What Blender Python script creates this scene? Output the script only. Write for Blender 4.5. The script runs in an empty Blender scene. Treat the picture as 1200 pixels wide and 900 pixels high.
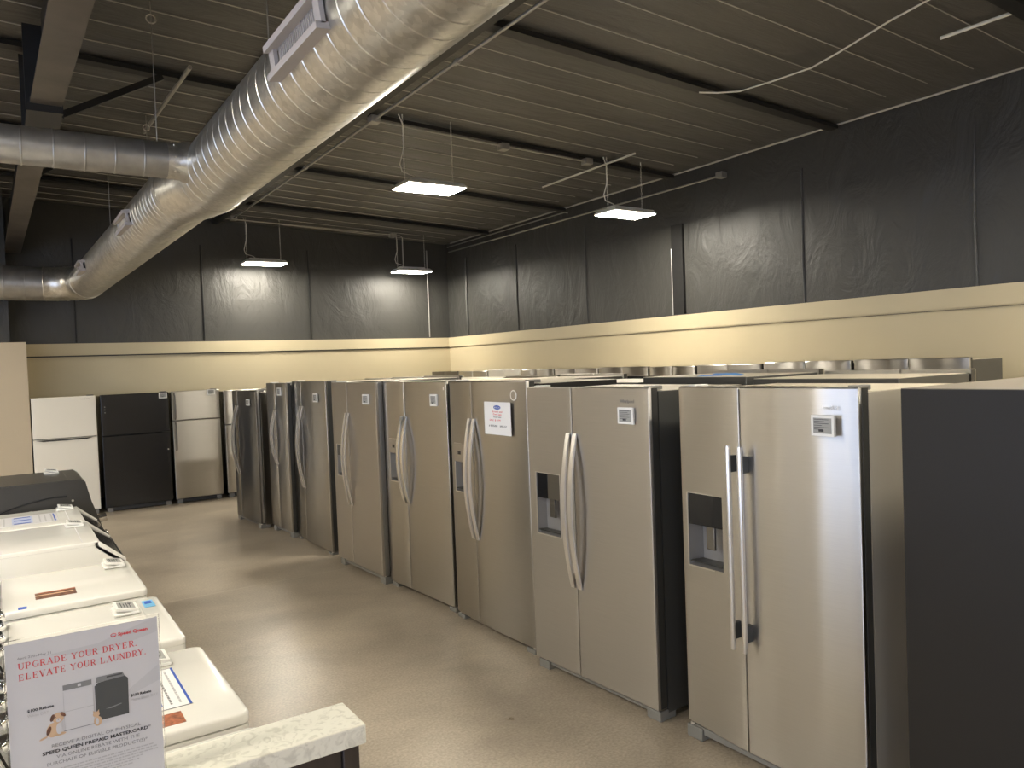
import bpy, bmesh, math, random
from mathutils import Vector, Matrix
random.seed(7)
PI = math.pi
scene = bpy.context.scene
COL = scene.collection

# ---------------------------------------------------------------- camera
cam_d = bpy.data.cameras.new('camera')
cam = bpy.data.objects.new('camera', cam_d)
COL.objects.link(cam)
cam_d.sensor_fit = 'HORIZONTAL'; cam_d.sensor_width = 36.0; cam_d.lens = 27.0
cam_d.clip_start = 0.02; cam_d.clip_end = 200
rt = Vector((0.83119457, -0.55469806, -0.03775768)).normalized()
fw = Vector((0.5539723, 0.83204709, -0.02850139)).normalized()
dn = Vector((-0.04722583, -0.00277349, -0.99888039)).normalized()
m = Matrix((rt, -dn, -fw)).transposed().to_4x4()
m.translation = Vector((0, 0, 1.92))
cam.matrix_world = m
scene.camera = cam

# ---------------------------------------------------------------- world, light, exposure
scene.view_settings.view_transform = 'Standard'
scene.view_settings.look = 'None'
scene.view_settings.gamma = 1.0
scene.view_settings.use_curve_mapping = False
scene.view_settings.exposure = 1.02
world = bpy.data.worlds.new('world'); scene.world = world
world.use_nodes = True
bg = world.node_tree.nodes['Background']
bg.inputs[0].default_value = (0.60, 0.72, 1.0, 1)      # daylight outside the shop windows
bg.inputs[1].default_value = 2.6
LAMP_STRENGTH = 62.0
LAMP_COLOR = (1.0, 0.93, 0.79)

# ---------------------------------------------------------------- materials
def new_mat(name):
    mt = bpy.data.materials.new(name); mt.use_nodes = True
    nt = mt.node_tree
    return mt, nt, nt.nodes['Principled BSDF']

def mat(name, col, rough=0.5, metal=0.0, bump=0.0, bscale=60.0, vary=0.0, vscale=8.0, coat=0.0, stretch=None, spec=0.5):
    mt, nt, b = new_mat(name)
    b.inputs['Base Color'].default_value = (*col, 1)
    b.inputs['Roughness'].default_value = rough
    b.inputs['Metallic'].default_value = metal
    b.inputs['Specular IOR Level'].default_value = spec
    if coat: b.inputs['Coat Weight'].default_value = coat
    tc = nt.nodes.new('ShaderNodeTexCoord')
    mp = nt.nodes.new('ShaderNodeMapping')
    nt.links.new(tc.outputs['Object'], mp.inputs[0])
    if stretch: mp.inputs['Scale'].default_value = stretch
    if vary:
        n = nt.nodes.new('ShaderNodeTexNoise'); n.inputs['Scale'].default_value = vscale
        n.inputs['Detail'].default_value = 5
        nt.links.new(mp.outputs[0], n.inputs['Vector'])
        r = nt.nodes.new('ShaderNodeValToRGB')
        r.color_ramp.elements[0].position = 0.3; r.color_ramp.elements[1].position = 0.7
        r.color_ramp.elements[0].color = (*[c*(1-vary) for c in col], 1)
        r.color_ramp.elements[1].color = (*[min(1, c*(1+vary)) for c in col], 1)
        nt.links.new(n.outputs['Fac'], r.inputs[0]); nt.links.new(r.outputs[0], b.inputs['Base Color'])
    if bump:
        n2 = nt.nodes.new('ShaderNodeTexNoise'); n2.inputs['Scale'].default_value = bscale
        n2.inputs['Detail'].default_value = 4
        nt.links.new(mp.outputs[0], n2.inputs['Vector'])
        bp = nt.nodes.new('ShaderNodeBump'); bp.inputs['Strength'].default_value = bump
        bp.inputs['Distance'].default_value = 0.01
        nt.links.new(n2.outputs['Fac'], bp.inputs['Height']); nt.links.new(bp.outputs[0], b.inputs['Normal'])
    return mt

def emit(name, col, s):
    mt, nt, b = new_mat(name)
    b.inputs['Base Color'].default_value = (0.9, 0.9, 0.9, 1)
    b.inputs['Emission Color'].default_value = (*col, 1)
    b.inputs['Emission Strength'].default_value = s
    return mt

M = {}
M['beige'] = mat('beige_wall_paint', (0.50, 0.43, 0.285), 0.55, vary=0.03, vscale=1.2, bump=0.05, bscale=140)
M['jogbeige'] = mat('tan_wall_paint', (0.50, 0.42, 0.30), 0.55, vary=0.03, vscale=1.2, bump=0.05, bscale=140)
M['conduit'] = mat('conduit_steel', (0.42, 0.41, 0.38), 0.4, 0.7)
M['wire'] = mat('white_cable', (0.75, 0.74, 0.68), 0.5)
M['strap'] = mat('ceiling_strap', (0.48, 0.46, 0.42), 0.4, 0.3)
M['beam'] = mat('black_painted_steel', (0.012, 0.012, 0.012), 0.45, vary=0.2)
M['rafter'] = mat('primed_steel_flange', (0.15, 0.13, 0.11), 0.38, 0.5, vary=0.25, vscale=3)
def mat_brushed(name, col, rough, aniso=0.9, metal=1.0):
    mt, nt, b = new_mat(name)
    b.inputs['Metallic'].default_value = metal
    b.inputs['Roughness'].default_value = rough
    b.inputs['Anisotropic'].default_value = aniso
    cx = nt.nodes.new('ShaderNodeCombineXYZ'); cx.inputs[2].default_value = 1.0
    nt.links.new(cx.outputs[0], b.inputs['Tangent'])
    tc = nt.nodes.new('ShaderNodeTexCoord'); mp = nt.nodes.new('ShaderNodeMapping')
    mp.inputs['Scale'].default_value = (1.5, 1.5, 220)
    nt.links.new(tc.outputs['Object'], mp.inputs[0])
    n = nt.nodes.new('ShaderNodeTexNoise'); n.inputs['Scale'].default_value = 3; n.inputs['Detail'].default_value = 3
    nt.links.new(mp.outputs[0], n.inputs['Vector'])
    r = nt.nodes.new('ShaderNodeValToRGB')
    r.color_ramp.elements[0].position = .3; r.color_ramp.elements[1].position = .7
    r.color_ramp.elements[0].color = (*[c*.96 for c in col], 1); r.color_ramp.elements[1].color = (*[min(1, c*1.04) for c in col], 1)
    nt.links.new(n.outputs['Fac'], r.inputs[0]); nt.links.new(r.outputs[0], b.inputs['Base Color'])
    return mt
M['steel'] = mat_brushed('stainless_warm', (0.48, 0.46, 0.425), 0.34)
M['steel_cool'] = mat_brushed('stainless_cool', (0.56, 0.54, 0.505), 0.31)
M['steel_matte'] = mat_brushed('stainless_soft', (0.475, 0.45, 0.415), 0.42, .8)
M['steel_shiny'] = mat_brushed('stainless_glossy', (0.415, 0.398, 0.365), 0.30, .85)
M['steel_dark'] = mat_brushed('dark_stainless', (0.19, 0.182, 0.168), 0.34)
M['handle'] = mat('brushed_handle', (0.74, 0.71, 0.66), 0.3, 0.85)
M['chrome'] = mat('chrome', (0.85, 0.85, 0.85), 0.08, 1.0)
M['chrome_soft'] = mat('polished_handle', (0.78, 0.77, 0.75), 0.2, 1.0)
M['gasket'] = mat('dark_gasket', (0.03, 0.03, 0.03), 0.6)
M['edge'] = mat('door_edge_grey', (0.045, 0.044, 0.040), 0.4, 0.2)
M['case_grey'] = mat('case_grey', (0.085, 0.084, 0.078), 0.30, 0.4, bump=0.03, bscale=220)
M['case_dark'] = mat('case_charcoal', (0.019, 0.017, 0.015), 0.48, 0.0, spec=0.3, bump=0.06, bscale=260, vary=0.06, vscale=2)
M['case_light'] = mat('case_light_taupe', (0.42, 0.375, 0.30), 0.42, 0.25, bump=0.03, bscale=220)
M['case_top'] = mat('case_top_taupe', (0.52, 0.46, 0.36), 0.5, 0.0, vary=0.05, vscale=4)
M['case_mid'] = mat('case_mid_grey', (0.24, 0.23, 0.215), 0.35, 0.4)
M['top_brown'] = mat('case_top_brown', (0.22, 0.19, 0.15), 0.5)
M['kick'] = mat('kick_grille_grey', (0.20, 0.195, 0.18), 0.45)
M['black_gloss'] = mat('black_gloss', (0.010, 0.010, 0.011), 0.10)
M['black_fridge'] = mat('black_enamel', (0.009, 0.009, 0.010), 0.24, bump=0.02, bscale=200)
M['black'] = mat('black_plastic', (0.015, 0.015, 0.015), 0.5)
M['charcoal'] = mat('washer_charcoal', (0.055, 0.053, 0.05), 0.3, 0.3)
M['cavity'] = mat('dispenser_grey', (0.30, 0.29, 0.28), 0.35, 0.4)
M['white'] = mat('white_enamel', (0.82, 0.80, 0.74), 0.22, coat=0.2)
M['white_fridge'] = mat('fridge_white', (0.80, 0.76, 0.66), 0.32)
M['white_shade'] = mat('white_plastic', (0.74, 0.73, 0.69), 0.4)
M['paper'] = mat('paper_white', (0.80, 0.79, 0.77), 0.6)
M['tag'] = mat('tag_white_plastic', (0.82, 0.81, 0.77), 0.4)
M['epaper'] = mat('epaper_grey', (0.33, 0.33, 0.31), 0.5)
M['ink'] = mat('black_ink', (0.03, 0.03, 0.035), 0.6)
M['inkgrey'] = mat('grey_ink', (0.22, 0.22, 0.22), 0.6)
M['inklight'] = mat('light_grey_ink', (0.45, 0.44, 0.44), 0.6)
M['red'] = mat('red_ink', (0.68, 0.07, 0.075), 0.6)
M['blue'] = mat('blue_ink', (0.03, 0.09, 0.42), 0.6)
M['bluetape'] = mat('blue_tape', (0.04, 0.22, 0.62), 0.6)
M['skyblue'] = mat('light_blue_label', (0.16, 0.42, 0.66), 0.5)
M['paleblue'] = mat('pale_blue_label', (0.45, 0.50, 0.68), 0.5)
M['tan'] = mat('tan_print', (0.62, 0.42, 0.26), 0.6)
M['brownprint'] = mat('brown_print', (0.16, 0.07, 0.04), 0.55, vary=0.6, vscale=60)
M['rustprint'] = mat('rust_print', (0.34, 0.11, 0.05), 0.55, vary=0.5, vscale=70)
M['printwhite'] = mat('white_print', (0.60, 0.585, 0.59), 0.6)
M['printshade'] = mat('grey_print', (0.54, 0.53, 0.535), 0.6)
M['printdark'] = mat('dark_print', (0.07, 0.072, 0.07), 0.6)
M['lens'] = emit('lit_diffuser', LAMP_COLOR, LAMP_STRENGTH)
M['lamp_body'] = mat('lamp_white', (0.75, 0.74, 0.70), 0.4)
M['grille'] = mat('grille_grey', (0.42, 0.39, 0.38), 0.45)
M['glass'] = None

def mat_foil(name, base, rough, strength, sx, seam=None):
    mt, nt, b = new_mat(name)
    b.inputs['Base Color'].default_value = (*base, 1)
    b.inputs['Roughness'].default_value = rough
    tc = nt.nodes.new('ShaderNodeTexCoord'); mp = nt.nodes.new('ShaderNodeMapping')
    mp.inputs['Scale'].default_value = sx
    nt.links.new(tc.outputs['Object'], mp.inputs[0])
    n = nt.nodes.new('ShaderNodeTexNoise'); n.inputs['Scale'].default_value = 1.6
    n.inputs['Detail'].default_value = 7; n.inputs['Distortion'].default_value = 1.2
    n.inputs['Roughness'].default_value = 0.6
    nt.links.new(mp.outputs[0], n.inputs['Vector'])
    bp = nt.nodes.new('ShaderNodeBump'); bp.inputs['Strength'].default_value = strength
    bp.inputs['Distance'].default_value = 0.06
    nt.links.new(n.outputs['Fac'], bp.inputs['Height']); nt.links.new(bp.outputs[0], b.inputs['Normal'])
    return mt
M['foil_wall'] = mat_foil('black_wall_foil', (0.046, 0.045, 0.041), 0.46, 0.5, (1.6, 1.6, 0.9))
M['foil_ceiling'] = mat_foil('black_ceiling_foil', (0.088, 0.085, 0.079), 0.42, 0.35, (0.6, 3.0, 1))

def mat_floor():
    mt, nt, b = new_mat('polished_concrete')
    tc = nt.nodes.new('ShaderNodeTexCoord')
    mp = nt.nodes.new('ShaderNodeMapping'); mp.inputs['Scale'].default_value = (1.0, 1.3, 1)
    mp.inputs['Rotation'].default_value = (0, 0, 0.5)
    nt.links.new(tc.outputs['Object'], mp.inputs[0])
    n = nt.nodes.new('ShaderNodeTexNoise'); n.inputs['Scale'].default_value = 1.1
    n.inputs['Detail'].default_value = 9; n.inputs['Roughness'].default_value = 0.63; n.inputs['Distortion'].default_value = 0.3
    nt.links.new(mp.outputs[0], n.inputs['Vector'])
    r = nt.nodes.new('ShaderNodeValToRGB'); cr = r.color_ramp
    cr.elements[0].position = 0.28; cr.elements[0].color = (0.29, 0.24, 0.183, 1)
    cr.elements[1].position = 0.72; cr.elements[1].color = (0.49, 0.42, 0.325, 1)
    nt.links.new(n.outputs['Fac'], r.inputs[0])
    n2 = nt.nodes.new('ShaderNodeTexNoise'); n2.inputs['Scale'].default_value = 70; n2.inputs['Detail'].default_value = 3
    nt.links.new(tc.outputs['Object'], n2.inputs['Vector'])
    mx = nt.nodes.new('ShaderNodeMixRGB'); mx.blend_type = 'OVERLAY'; mx.inputs[0].default_value = 0.45
    nt.links.new(r.outputs[0], mx.inputs[1]); nt.links.new(n2.outputs['Fac'], mx.inputs[2])
    # saw-cut joints across the slab
    sp = nt.nodes.new('ShaderNodeSeparateXYZ'); nt.links.new(tc.outputs['Object'], sp.inputs[0])
    last = mx.outputs[0]
    for yj in (7.02, 11.0, 3.0 - 6.0):
        sb = nt.nodes.new('ShaderNodeMath'); sb.operation = 'SUBTRACT'; sb.inputs[1].default_value = yj
        nt.links.new(sp.outputs[1], sb.inputs[0])
        ab = nt.nodes.new('ShaderNodeMath'); ab.operation = 'ABSOLUTE'; nt.links.new(sb.outputs[0], ab.inputs[0])
        lt = nt.nodes.new('ShaderNodeMath'); lt.operation = 'LESS_THAN'; lt.inputs[1].default_value = 0.010
        nt.links.new(ab.outputs[0], lt.inputs[0])
        ml = nt.nodes.new('ShaderNodeMath'); ml.operation = 'MULTIPLY'; ml.inputs[1].default_value = 0.45
        nt.links.new(lt.outputs[0], ml.inputs[0])
        m2 = nt.nodes.new('ShaderNodeMixRGB'); m2.inputs[2].default_value = (0.50, 0.45, 0.36, 1)
        nt.links.new(ml.outputs[0], m2.inputs[0]); nt.links.new(last, m2.inputs[1]); last = m2.outputs[0]
    # pale chips and specks
    v = nt.nodes.new('ShaderNodeTexVoronoi'); v.inputs['Scale'].default_value = 2.6
    nt.links.new(tc.outputs['Object'], v.inputs['Vector'])
    lt = nt.nodes.new('ShaderNodeMath'); lt.operation = 'LESS_THAN'; lt.inputs[1].default_value = 0.03
    nt.links.new(v.outputs['Distance'], lt.inputs[0])
    ml = nt.nodes.new('ShaderNodeMath'); ml.operation = 'MULTIPLY'; ml.inputs[1].default_value = 0.5
    nt.links.new(lt.outputs[0], ml.inputs[0])
    m3 = nt.nodes.new('ShaderNodeMixRGB'); m3.inputs[2].default_value = (0.58, 0.53, 0.44, 1)
    nt.links.new(ml.outputs[0], m3.inputs[0]); nt.links.new(last, m3.inputs[1])
    nt.links.new(m3.outputs[0], b.inputs['Base Color'])
    rr = nt.nodes.new('ShaderNodeMapRange'); rr.inputs[3].default_value = 0.24; rr.inputs[4].default_value = 0.36
    nt.links.new(n.outputs['Fac'], rr.inputs[0]); nt.links.new(rr.outputs[0], b.inputs['Roughness'])
    bp = nt.nodes.new('ShaderNodeBump'); bp.inputs['Strength'].default_value = 0.06; bp.inputs['Distance'].default_value = 0.005
    nt.links.new(n2.outputs['Fac'], bp.inputs['Height']); nt.links.new(bp.outputs[0], b.inputs['Normal'])
    return mt
M['floor'] = mat_floor()

def mat_galv():
    mt, nt, b = new_mat('galvanized_sheet')
    tc = nt.nodes.new('ShaderNodeTexCoord')
    v = nt.nodes.new('ShaderNodeTexVoronoi'); v.inputs['Scale'].default_value = 38
    n = nt.nodes.new('ShaderNodeTexNoise'); n.inputs['Scale'].default_value = 5; n.inputs['Detail'].default_value = 5
    for q in (v, n): nt.links.new(tc.outputs['Object'], q.inputs['Vector'])
    mx = nt.nodes.new('ShaderNodeMixRGB'); mx.inputs[0].default_value = 0.62
    nt.links.new(v.outputs['Color'], mx.inputs[1]); nt.links.new(n.outputs['Fac'], mx.inputs[2])
    bw = nt.nodes.new('ShaderNodeRGBToBW'); nt.links.new(mx.outputs[0], bw.inputs[0])
    r = nt.nodes.new('ShaderNodeValToRGB'); cr = r.color_ramp
    cr.elements[0].position = 0.3; cr.elements[0].color = (0.50, 0.49, 0.455, 1)
    cr.elements[1].position = 0.7; cr.elements[1].color = (0.70, 0.685, 0.64, 1)
    nt.links.new(bw.outputs[0], r.inputs[0]); nt.links.new(r.outputs[0], b.inputs['Base Color'])
    b.inputs['Metallic'].default_value = 0.92
    mr = nt.nodes.new('ShaderNodeMapRange'); mr.inputs[3].default_value = 0.24; mr.inputs[4].default_value = 0.40
    nt.links.new(bw.outputs[0], mr.inputs[0]); nt.links.new(mr.outputs[0], b.inputs['Roughness'])
    bp = nt.nodes.new('ShaderNodeBump'); bp.inputs['Strength'].default_value = 0.10; bp.inputs['Distance'].default_value = 0.02
    nt.links.new(n.outputs['Fac'], bp.inputs['Height']); nt.links.new(bp.outputs[0], b.inputs['Normal'])
    return mt
M['galv'] = mat_galv()
M['galv_dull'] = mat('galvanized_dull', (0.40, 0.395, 0.38), 0.38, 0.85, vary=0.14, vscale=9, bump=0.06, bscale=6)

def mat_marble():
    mt, nt, b = new_mat('cream_marble')
    tc = nt.nodes.new('ShaderNodeTexCoord')
    n = nt.nodes.new('ShaderNodeTexNoise'); n.inputs['Scale'].default_value = 34; n.inputs['Detail'].default_value = 9
    n.inputs['Distortion'].default_value = 2.0
    nt.links.new(tc.outputs['Object'], n.inputs['Vector'])
    r = nt.nodes.new('ShaderNodeValToRGB'); cr = r.color_ramp
    cr.elements[0].position = 0.36; cr.elements[0].color = (0.62, 0.60, 0.51, 1)
    cr.elements[1].position = 0.5; cr.elements[1].color = (0.78, 0.76, 0.66, 1)
    nt.links.new(n.outputs['Fac'], r.inputs[0]); nt.links.new(r.outputs[0], b.inputs['Base Color'])
    b.inputs['Roughness'].default_value = 0.3
    return mt
M['marble'] = mat_marble()
def mat_wood():
    mt, nt, b = new_mat('dark_wood')
    tc = nt.nodes.new('ShaderNodeTexCoord'); mp = nt.nodes.new('ShaderNodeMapping')
    mp.inputs['Scale'].default_value = (30, 30, 3)
    nt.links.new(tc.outputs['Object'], mp.inputs[0])
    n = nt.nodes.new('ShaderNodeTexNoise'); n.inputs['Scale'].default_value = 2; n.inputs['Detail'].default_value = 7
    nt.links.new(mp.outputs[0], n.inputs['Vector'])
    r = nt.nodes.new('ShaderNodeValToRGB'); cr = r.color_ramp
    cr.elements[0].color = (0.012, 0.009, 0.008, 1); cr.elements[1].color = (0.05, 0.036, 0.03, 1)
    nt.links.new(n.outputs['Fac'], r.inputs[0]); nt.links.new(r.outputs[0], b.inputs['Base Color'])
    b.inputs['Roughness'].default_value = 0.4
    return mt
M['wood'] = mat_wood()

# ---------------------------------------------------------------- mesh helpers
class MB:
    def __init__(s): s.bm = bmesh.new()
    def face(s, vs):
        try: return s.bm.faces.new(vs)
        except ValueError: return None
    def box(s, x0, x1, y0, y1, z0, z1, bev=0.0, seg=2):
        b = s.bm
        v = [b.verts.new(p) for p in ((x0,y0,z0),(x1,y0,z0),(x1,y1,z0),(x0,y1,z0),(x0,y0,z1),(x1,y0,z1),(x1,y1,z1),(x0,y1,z1))]
        fs = [b.faces.new([v[i] for i in f]) for f in ((0,3,2,1),(4,5,6,7),(0,1,5,4),(1,2,6,5),(2,3,7,6),(3,0,4,7))]
        if bev:
            es = set(e for f in fs for e in f.edges)
            bmesh.ops.bevel(b, geom=list(es), offset=bev, segments=seg, affect='EDGES', profile=0.5)
        return s
    def obox(s, c, ax, ay, az, hx, hy, hz):
        """box with centre c and half sizes along unit axes"""
        c = Vector(c); ax = Vector(ax); ay = Vector(ay); az = Vector(az); b = s.bm
        v = [b.verts.new(c + ax*hx*i + ay*hy*j + az*hz*k) for (i,j,k) in ((-1,-1,-1),(1,-1,-1),(1,1,-1),(-1,1,-1),(-1,-1,1),(1,-1,1),(1,1,1),(-1,1,1))]
        for f in ((0,3,2,1),(4,5,6,7),(0,1,5,4),(1,2,6,5),(2,3,7,6),(3,0,4,7)): b.faces.new([v[i] for i in f])
        return s
    def bar(s, p0, p1, w, t, up=(0,0,1)):
        p0 = Vector(p0); p1 = Vector(p1); d = (p1-p0); L = d.length; d.normalize()
        u = Vector(up); u = (u - d*u.dot(d)); u.normalize(); q = d.cross(u)
        return s.obox((p0+p1)/2, d, q, u, L/2, w/2, t/2)
    def prism(s, poly, axis, a0, a1):
        """poly: 2-D outline; axis 'x' -> (y,z), 'y' -> (x,z), 'z' -> (x,y)"""
        def P(p, a):
            return {'x': (a, p[0], p[1]), 'y': (p[0], a, p[1]), 'z': (p[0], p[1], a)}[axis]
        b = s.bm
        A = [b.verts.new(P(p, a0)) for p in poly]; B = [b.verts.new(P(p, a1)) for p in poly]
        n = len(poly)
        s.face(A[::-1]); s.face(B)
        for i in range(n): s.face([A[i], A[(i+1)%n], B[(i+1)%n], B[i]])
        return s
    def sweep(s, pts, radii, n=8, closed=False, caps=True):
        b = s.bm; P = [Vector(p) for p in pts]
        if not hasattr(radii, '__len__'): radii = [radii]*len(P)
        rings = []; prev = None
        for i, p in enumerate(P):
            if closed: t = P[(i+1)%len(P)] - P[i-1]
            else: t = P[min(i+1, len(P)-1)] - P[max(i-1, 0)]
            t.normalize()
            if prev is None:
                u = Vector((0,0,1)) if abs(t.z) < 0.9 else Vector((1,0,0))
            else: u = prev
            u = u - t*u.dot(t); u.normalize(); prev = u; q = t.cross(u)
            rings.append([b.verts.new(p + (u*math.cos(a) + q*math.sin(a))*radii[i]) for a in [2*PI*k/n for k in range(n)]])
        m_ = len(rings)
        for i in range(m_ if closed else m_-1):
            A = rings[i]; B = rings[(i+1)%m_]
            for k in range(n): s.face([A[k], A[(k+1)%n], B[(k+1)%n], B[k]])
        if caps and not closed: s.face(rings[0][::-1]); s.face(rings[-1])
        return s
    def ribbon(s, pts, w, t, side=(1,0,0)):
        """flat bar: rectangular section w (along side) x t, swept along pts"""
        b = s.bm; P = [Vector(p) for p in pts]; sd = Vector(side); rings = []
        for i, p in enumerate(P):
            tg = P[min(i+1, len(P)-1)] - P[max(i-1, 0)]; tg.normalize()
            nn = sd.cross(tg); nn.normalize()
            c = 0.28
            sec = [(-1,-1+c),(-1+c*t/w*2,-1),(1-c*t/w*2,-1),(1,-1+c),(1,1),(-1,1)]
            rings.append([b.verts.new(p + sd*(x*w/2) + nn*(y*t/2)) for x, y in sec])
        n = 6
        for i in range(len(rings)-1):
            for k in range(n): s.face([rings[i][k], rings[i][(k+1)%n], rings[i+1][(k+1)%n], rings[i+1][k]])
        s.face(rings[0][::-1]); s.face(rings[-1])
        return s
    def cyl(s, p0, p1, r, n=16): return s.sweep([p0, p1], r, n)
    def poly(s, pts):
        return s.face([s.bm.verts.new(p) for p in pts])
    def build(s, name, material, parent=None, smooth=32):
        bmesh.ops.recalc_face_normals(s.bm, faces=s.bm.faces)
        me = bpy.data.meshes.new(name); s.bm.to_mesh(me); s.bm.free()
        me.materials.append(material)
        if smooth:
            me.shade_smooth()
            me.set_sharp_from_angle(angle=math.radians(smooth))
        o = bpy.data.objects.new(name, me); COL.objects.link(o)
        if parent: o.parent = parent
        return o

def tag(o, label=None, cat=None, group=None, kind=None):
    if label: o['label'] = label
    if cat: o['category'] = cat
    if group: o['group'] = group
    if kind: o['kind'] = kind
    return o
def thing(name, label, cat, loc=(0,0,0), rotz=0.0, group=None):
    o = bpy.data.objects.new(name, None); COL.objects.link(o)
    o.empty_display_size = 0.1
    o.location = loc; o.rotation_euler = (0, 0, rotz)
    return tag(o, label, cat, group)
def struct(mb, name, material, parent=None, smooth=0, label=None):
    o = mb.build(name, material, parent, smooth)
    if parent is None: o['kind'] = 'structure'
    if label: o['label'] = label
    return o

_txt_cache = {}
def text_mesh(name, body, size, material, parent, origin, ux, uy, align='LEFT', extrude=0.0004, sx=1.0, bold=0.0):
    """lettering laid on the plane spanned by ux (reading direction) and uy (up)"""
    cu = bpy.data.curves.new(name, 'FONT'); cu.body = body; cu.size = size; cu.align_x = align
    cu.extrude = extrude; cu.resolution_u = 2; cu.offset = bold
    to = bpy.data.objects.new(name, cu); COL.objects.link(to)
    dg = bpy.context.evaluated_depsgraph_get()
    me = bpy.data.meshes.new_from_object(to.evaluated_get(dg))
    bpy.data.objects.remove(to); bpy.data.curves.remove(cu)
    ux = Vector(ux).normalized(); uy = Vector(uy).normalized(); uz = ux.cross(uy)
    mm = Matrix((ux*sx, uy, uz)).transposed().to_4x4(); mm.translation = Vector(origin)
    me.transform(mm); me.materials.clear(); me.materials.append(material)
    o = bpy.data.objects.new(name, me); COL.objects.link(o)
    if parent: o.parent = parent
    return o

def fit_text(name, body, x0, x1, z, h, y, material, parent, bold=0.0):
    """text in the local xz plane, stretched to run from x0 to x1 with capitals h high"""
    o = text_mesh(name, body, 1.0, material, parent, (0, 0, 0), (1,0,0), (0,0,1), bold=bold)
    me = o.data; xs = [v.co.x for v in me.vertices]; a, b_ = min(xs), max(xs)
    k = (x1-x0)/(b_-a)
    for v in me.vertices:
        v.co = Vector((x0 + (v.co.x-a)*k, y + (0.0002 if v.co.y > 0 else 0.0), z + v.co.z*h/0.73))
    return o

# ---------------------------------------------------------------- the room
XR, XL, YB, YF = 7.30, -8.0, 13.10, -6.0
def zc(x): return 4.25 + 0.042*(XR - x)
struct(MB().box(XL-0.2, XR+0.2, YF-0.2, YB+0.2, -0.15, 0.0), 'floor', M['floor'])

# sagging ceiling insulation, held up by straps that run across the room
def build_ceiling():
    mb = MB(); b = mb.bm
    pitch = 0.385; ys = []; y = YF
    n = int((YB - YF)/pitch) + 1
    rows = []
    xs = [XL + (XR-XL)*i/12 for i in range(13)]
    steps = 6
    for i in range(n*steps + 1):
        yy = YF + i*pitch/steps
        if yy > YB + 0.05: break
        sag = 0.012*abs(math.sin(PI*i/steps))
        rows.append([b.verts.new((x, yy, zc(x) - 0.0 - sag)) for x in xs])
    for r0, r1 in zip(rows, rows[1:]):
        for k in range(len(xs)-1): mb.face([r0[k], r0[k+1], r1[k+1], r1[k]])
    # roof slab above
    mb.prism([(XL-0.2, zc(XL-0.2)+0.03), (XR+0.2, zc(XR+0.2)+0.03), (XR+0.2, zc(XR)+0.2), (XL-0.2, zc(XL)+0.2)], 'y', YF-0.2, YB+0.2)
    c = struct(mb, 'ceiling', M['foil_ceiling'], smooth=40)
    for i in range(1, n):
        yy = YF + i*pitch
        if yy > YB - 0.1 or yy < 0.2: continue
        if abs(yy-4.75) < 0.12: continue
        s_ = MB().sweep([(XL+0.1, yy, zc(XL)-0.020), (XR-0.35, yy, zc(XR-0.35)-0.020)], 0.0042, 5)
        s_.build('strap', M['strap'], c)
    return c
ceiling = build_ceiling()

# right wall: painted lower part, black insulation above
struct(MB().box(XR, XR+0.18, YF, YB+0.18, 0, 2.44), 'wall_right', M['beige'])
struct(MB().box(XL, XR, YB, YB+0.18, 0, 2.44), 'wall_back', M['beige'])
wru = struct(MB().box(XR+0.03, XR+0.2, YF, YB+0.2, 2.44, 4.45), 'wall_right_upper', M['foil_wall'])
wbu = struct(MB().box(XL, XR+0.2, YB+0.03, YB+0.2, 2.44, 5.1), 'wall_back_upper', M['foil_wall'])
struct(MB().box(XL-0.2, 0.315, 12.25, YB, 0, 2.435), 'wall_back_left', M['jogbeige'])
struct(MB().box(XL-0.2, 0.14, 12.55, YB, 2.44, 5.1), 'wall_back_left_upper', M['foil_wall'])
# trim band and cap on the right and back walls
t1 = MB().box(XR-0.022, XR, YF, YB-0.022, 2.262, 2.44); t1.box(XR-0.012, XR, YF, YB-0.012, 2.248, 2.262)
struct(t1, 'trim_1', M['beige'])
t2 = MB().box(0.315, XR, YB-0.022, YB, 2.262, 2.44)
struct(t2, 'trim_2', M['beige'])
struct(MB().box(XR-0.006, XR, YF, YB-0.006, 2.244, 2.262), 'trim_shadow_right', M['gasket'])  # dark strip painted in for the shadow line under the band
struct(MB().box(0.315, XR-0.006, YB-0.006, YB, 2.244, 2.262), 'trim_shadow_back', M['gasket'])  # same dark strip in place of the band's shadow on the back wall
struct(MB().box(XR-0.008, XR+0.03, YF, YB, 2.44, 2.446), 'trim_5', M['gasket'])
struct(MB().box(XR-0.015, XR, YF, YB, 0, 0.1), 'baseboard_right', M['gasket'])
struct(MB().box(0.315, XR-0.015, YB-0.015, YB, 0, 0.1), 'baseboard_back', M['gasket'])
# foil seams and posts on the upper walls
for yy, w in ((5.19, .012), (3.42, .012), (10.73, .012), (12.4, .03), (8.9, .01)):
    MB().sweep([(XR+0.028, yy, 2.45), (XR+0.024, yy+.01, 3.0), (XR+0.028, yy, 3.9)], w, 6).build('seam', M['foil_wall'], wru)
MB().box(XR-0.01, XR+0.03, 6.93, 7.12, 2.45, 3.6).build('post', M['beam'], wru)
MB().cyl((XR-0.012, 7.12, 2.45), (XR-0.012, 7.12, 3.3), 0.006, 6).build('flashing', M['strap'], wru)
for xx in (0.98, 2.79, 4.56):
    MB().sweep([(xx, YB+0.028, 2.45), (xx+.004, YB+0.024, 3.0), (xx, YB+0.028, 4.0)], .014, 6).build('seam', M['beam'], wbu)
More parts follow.
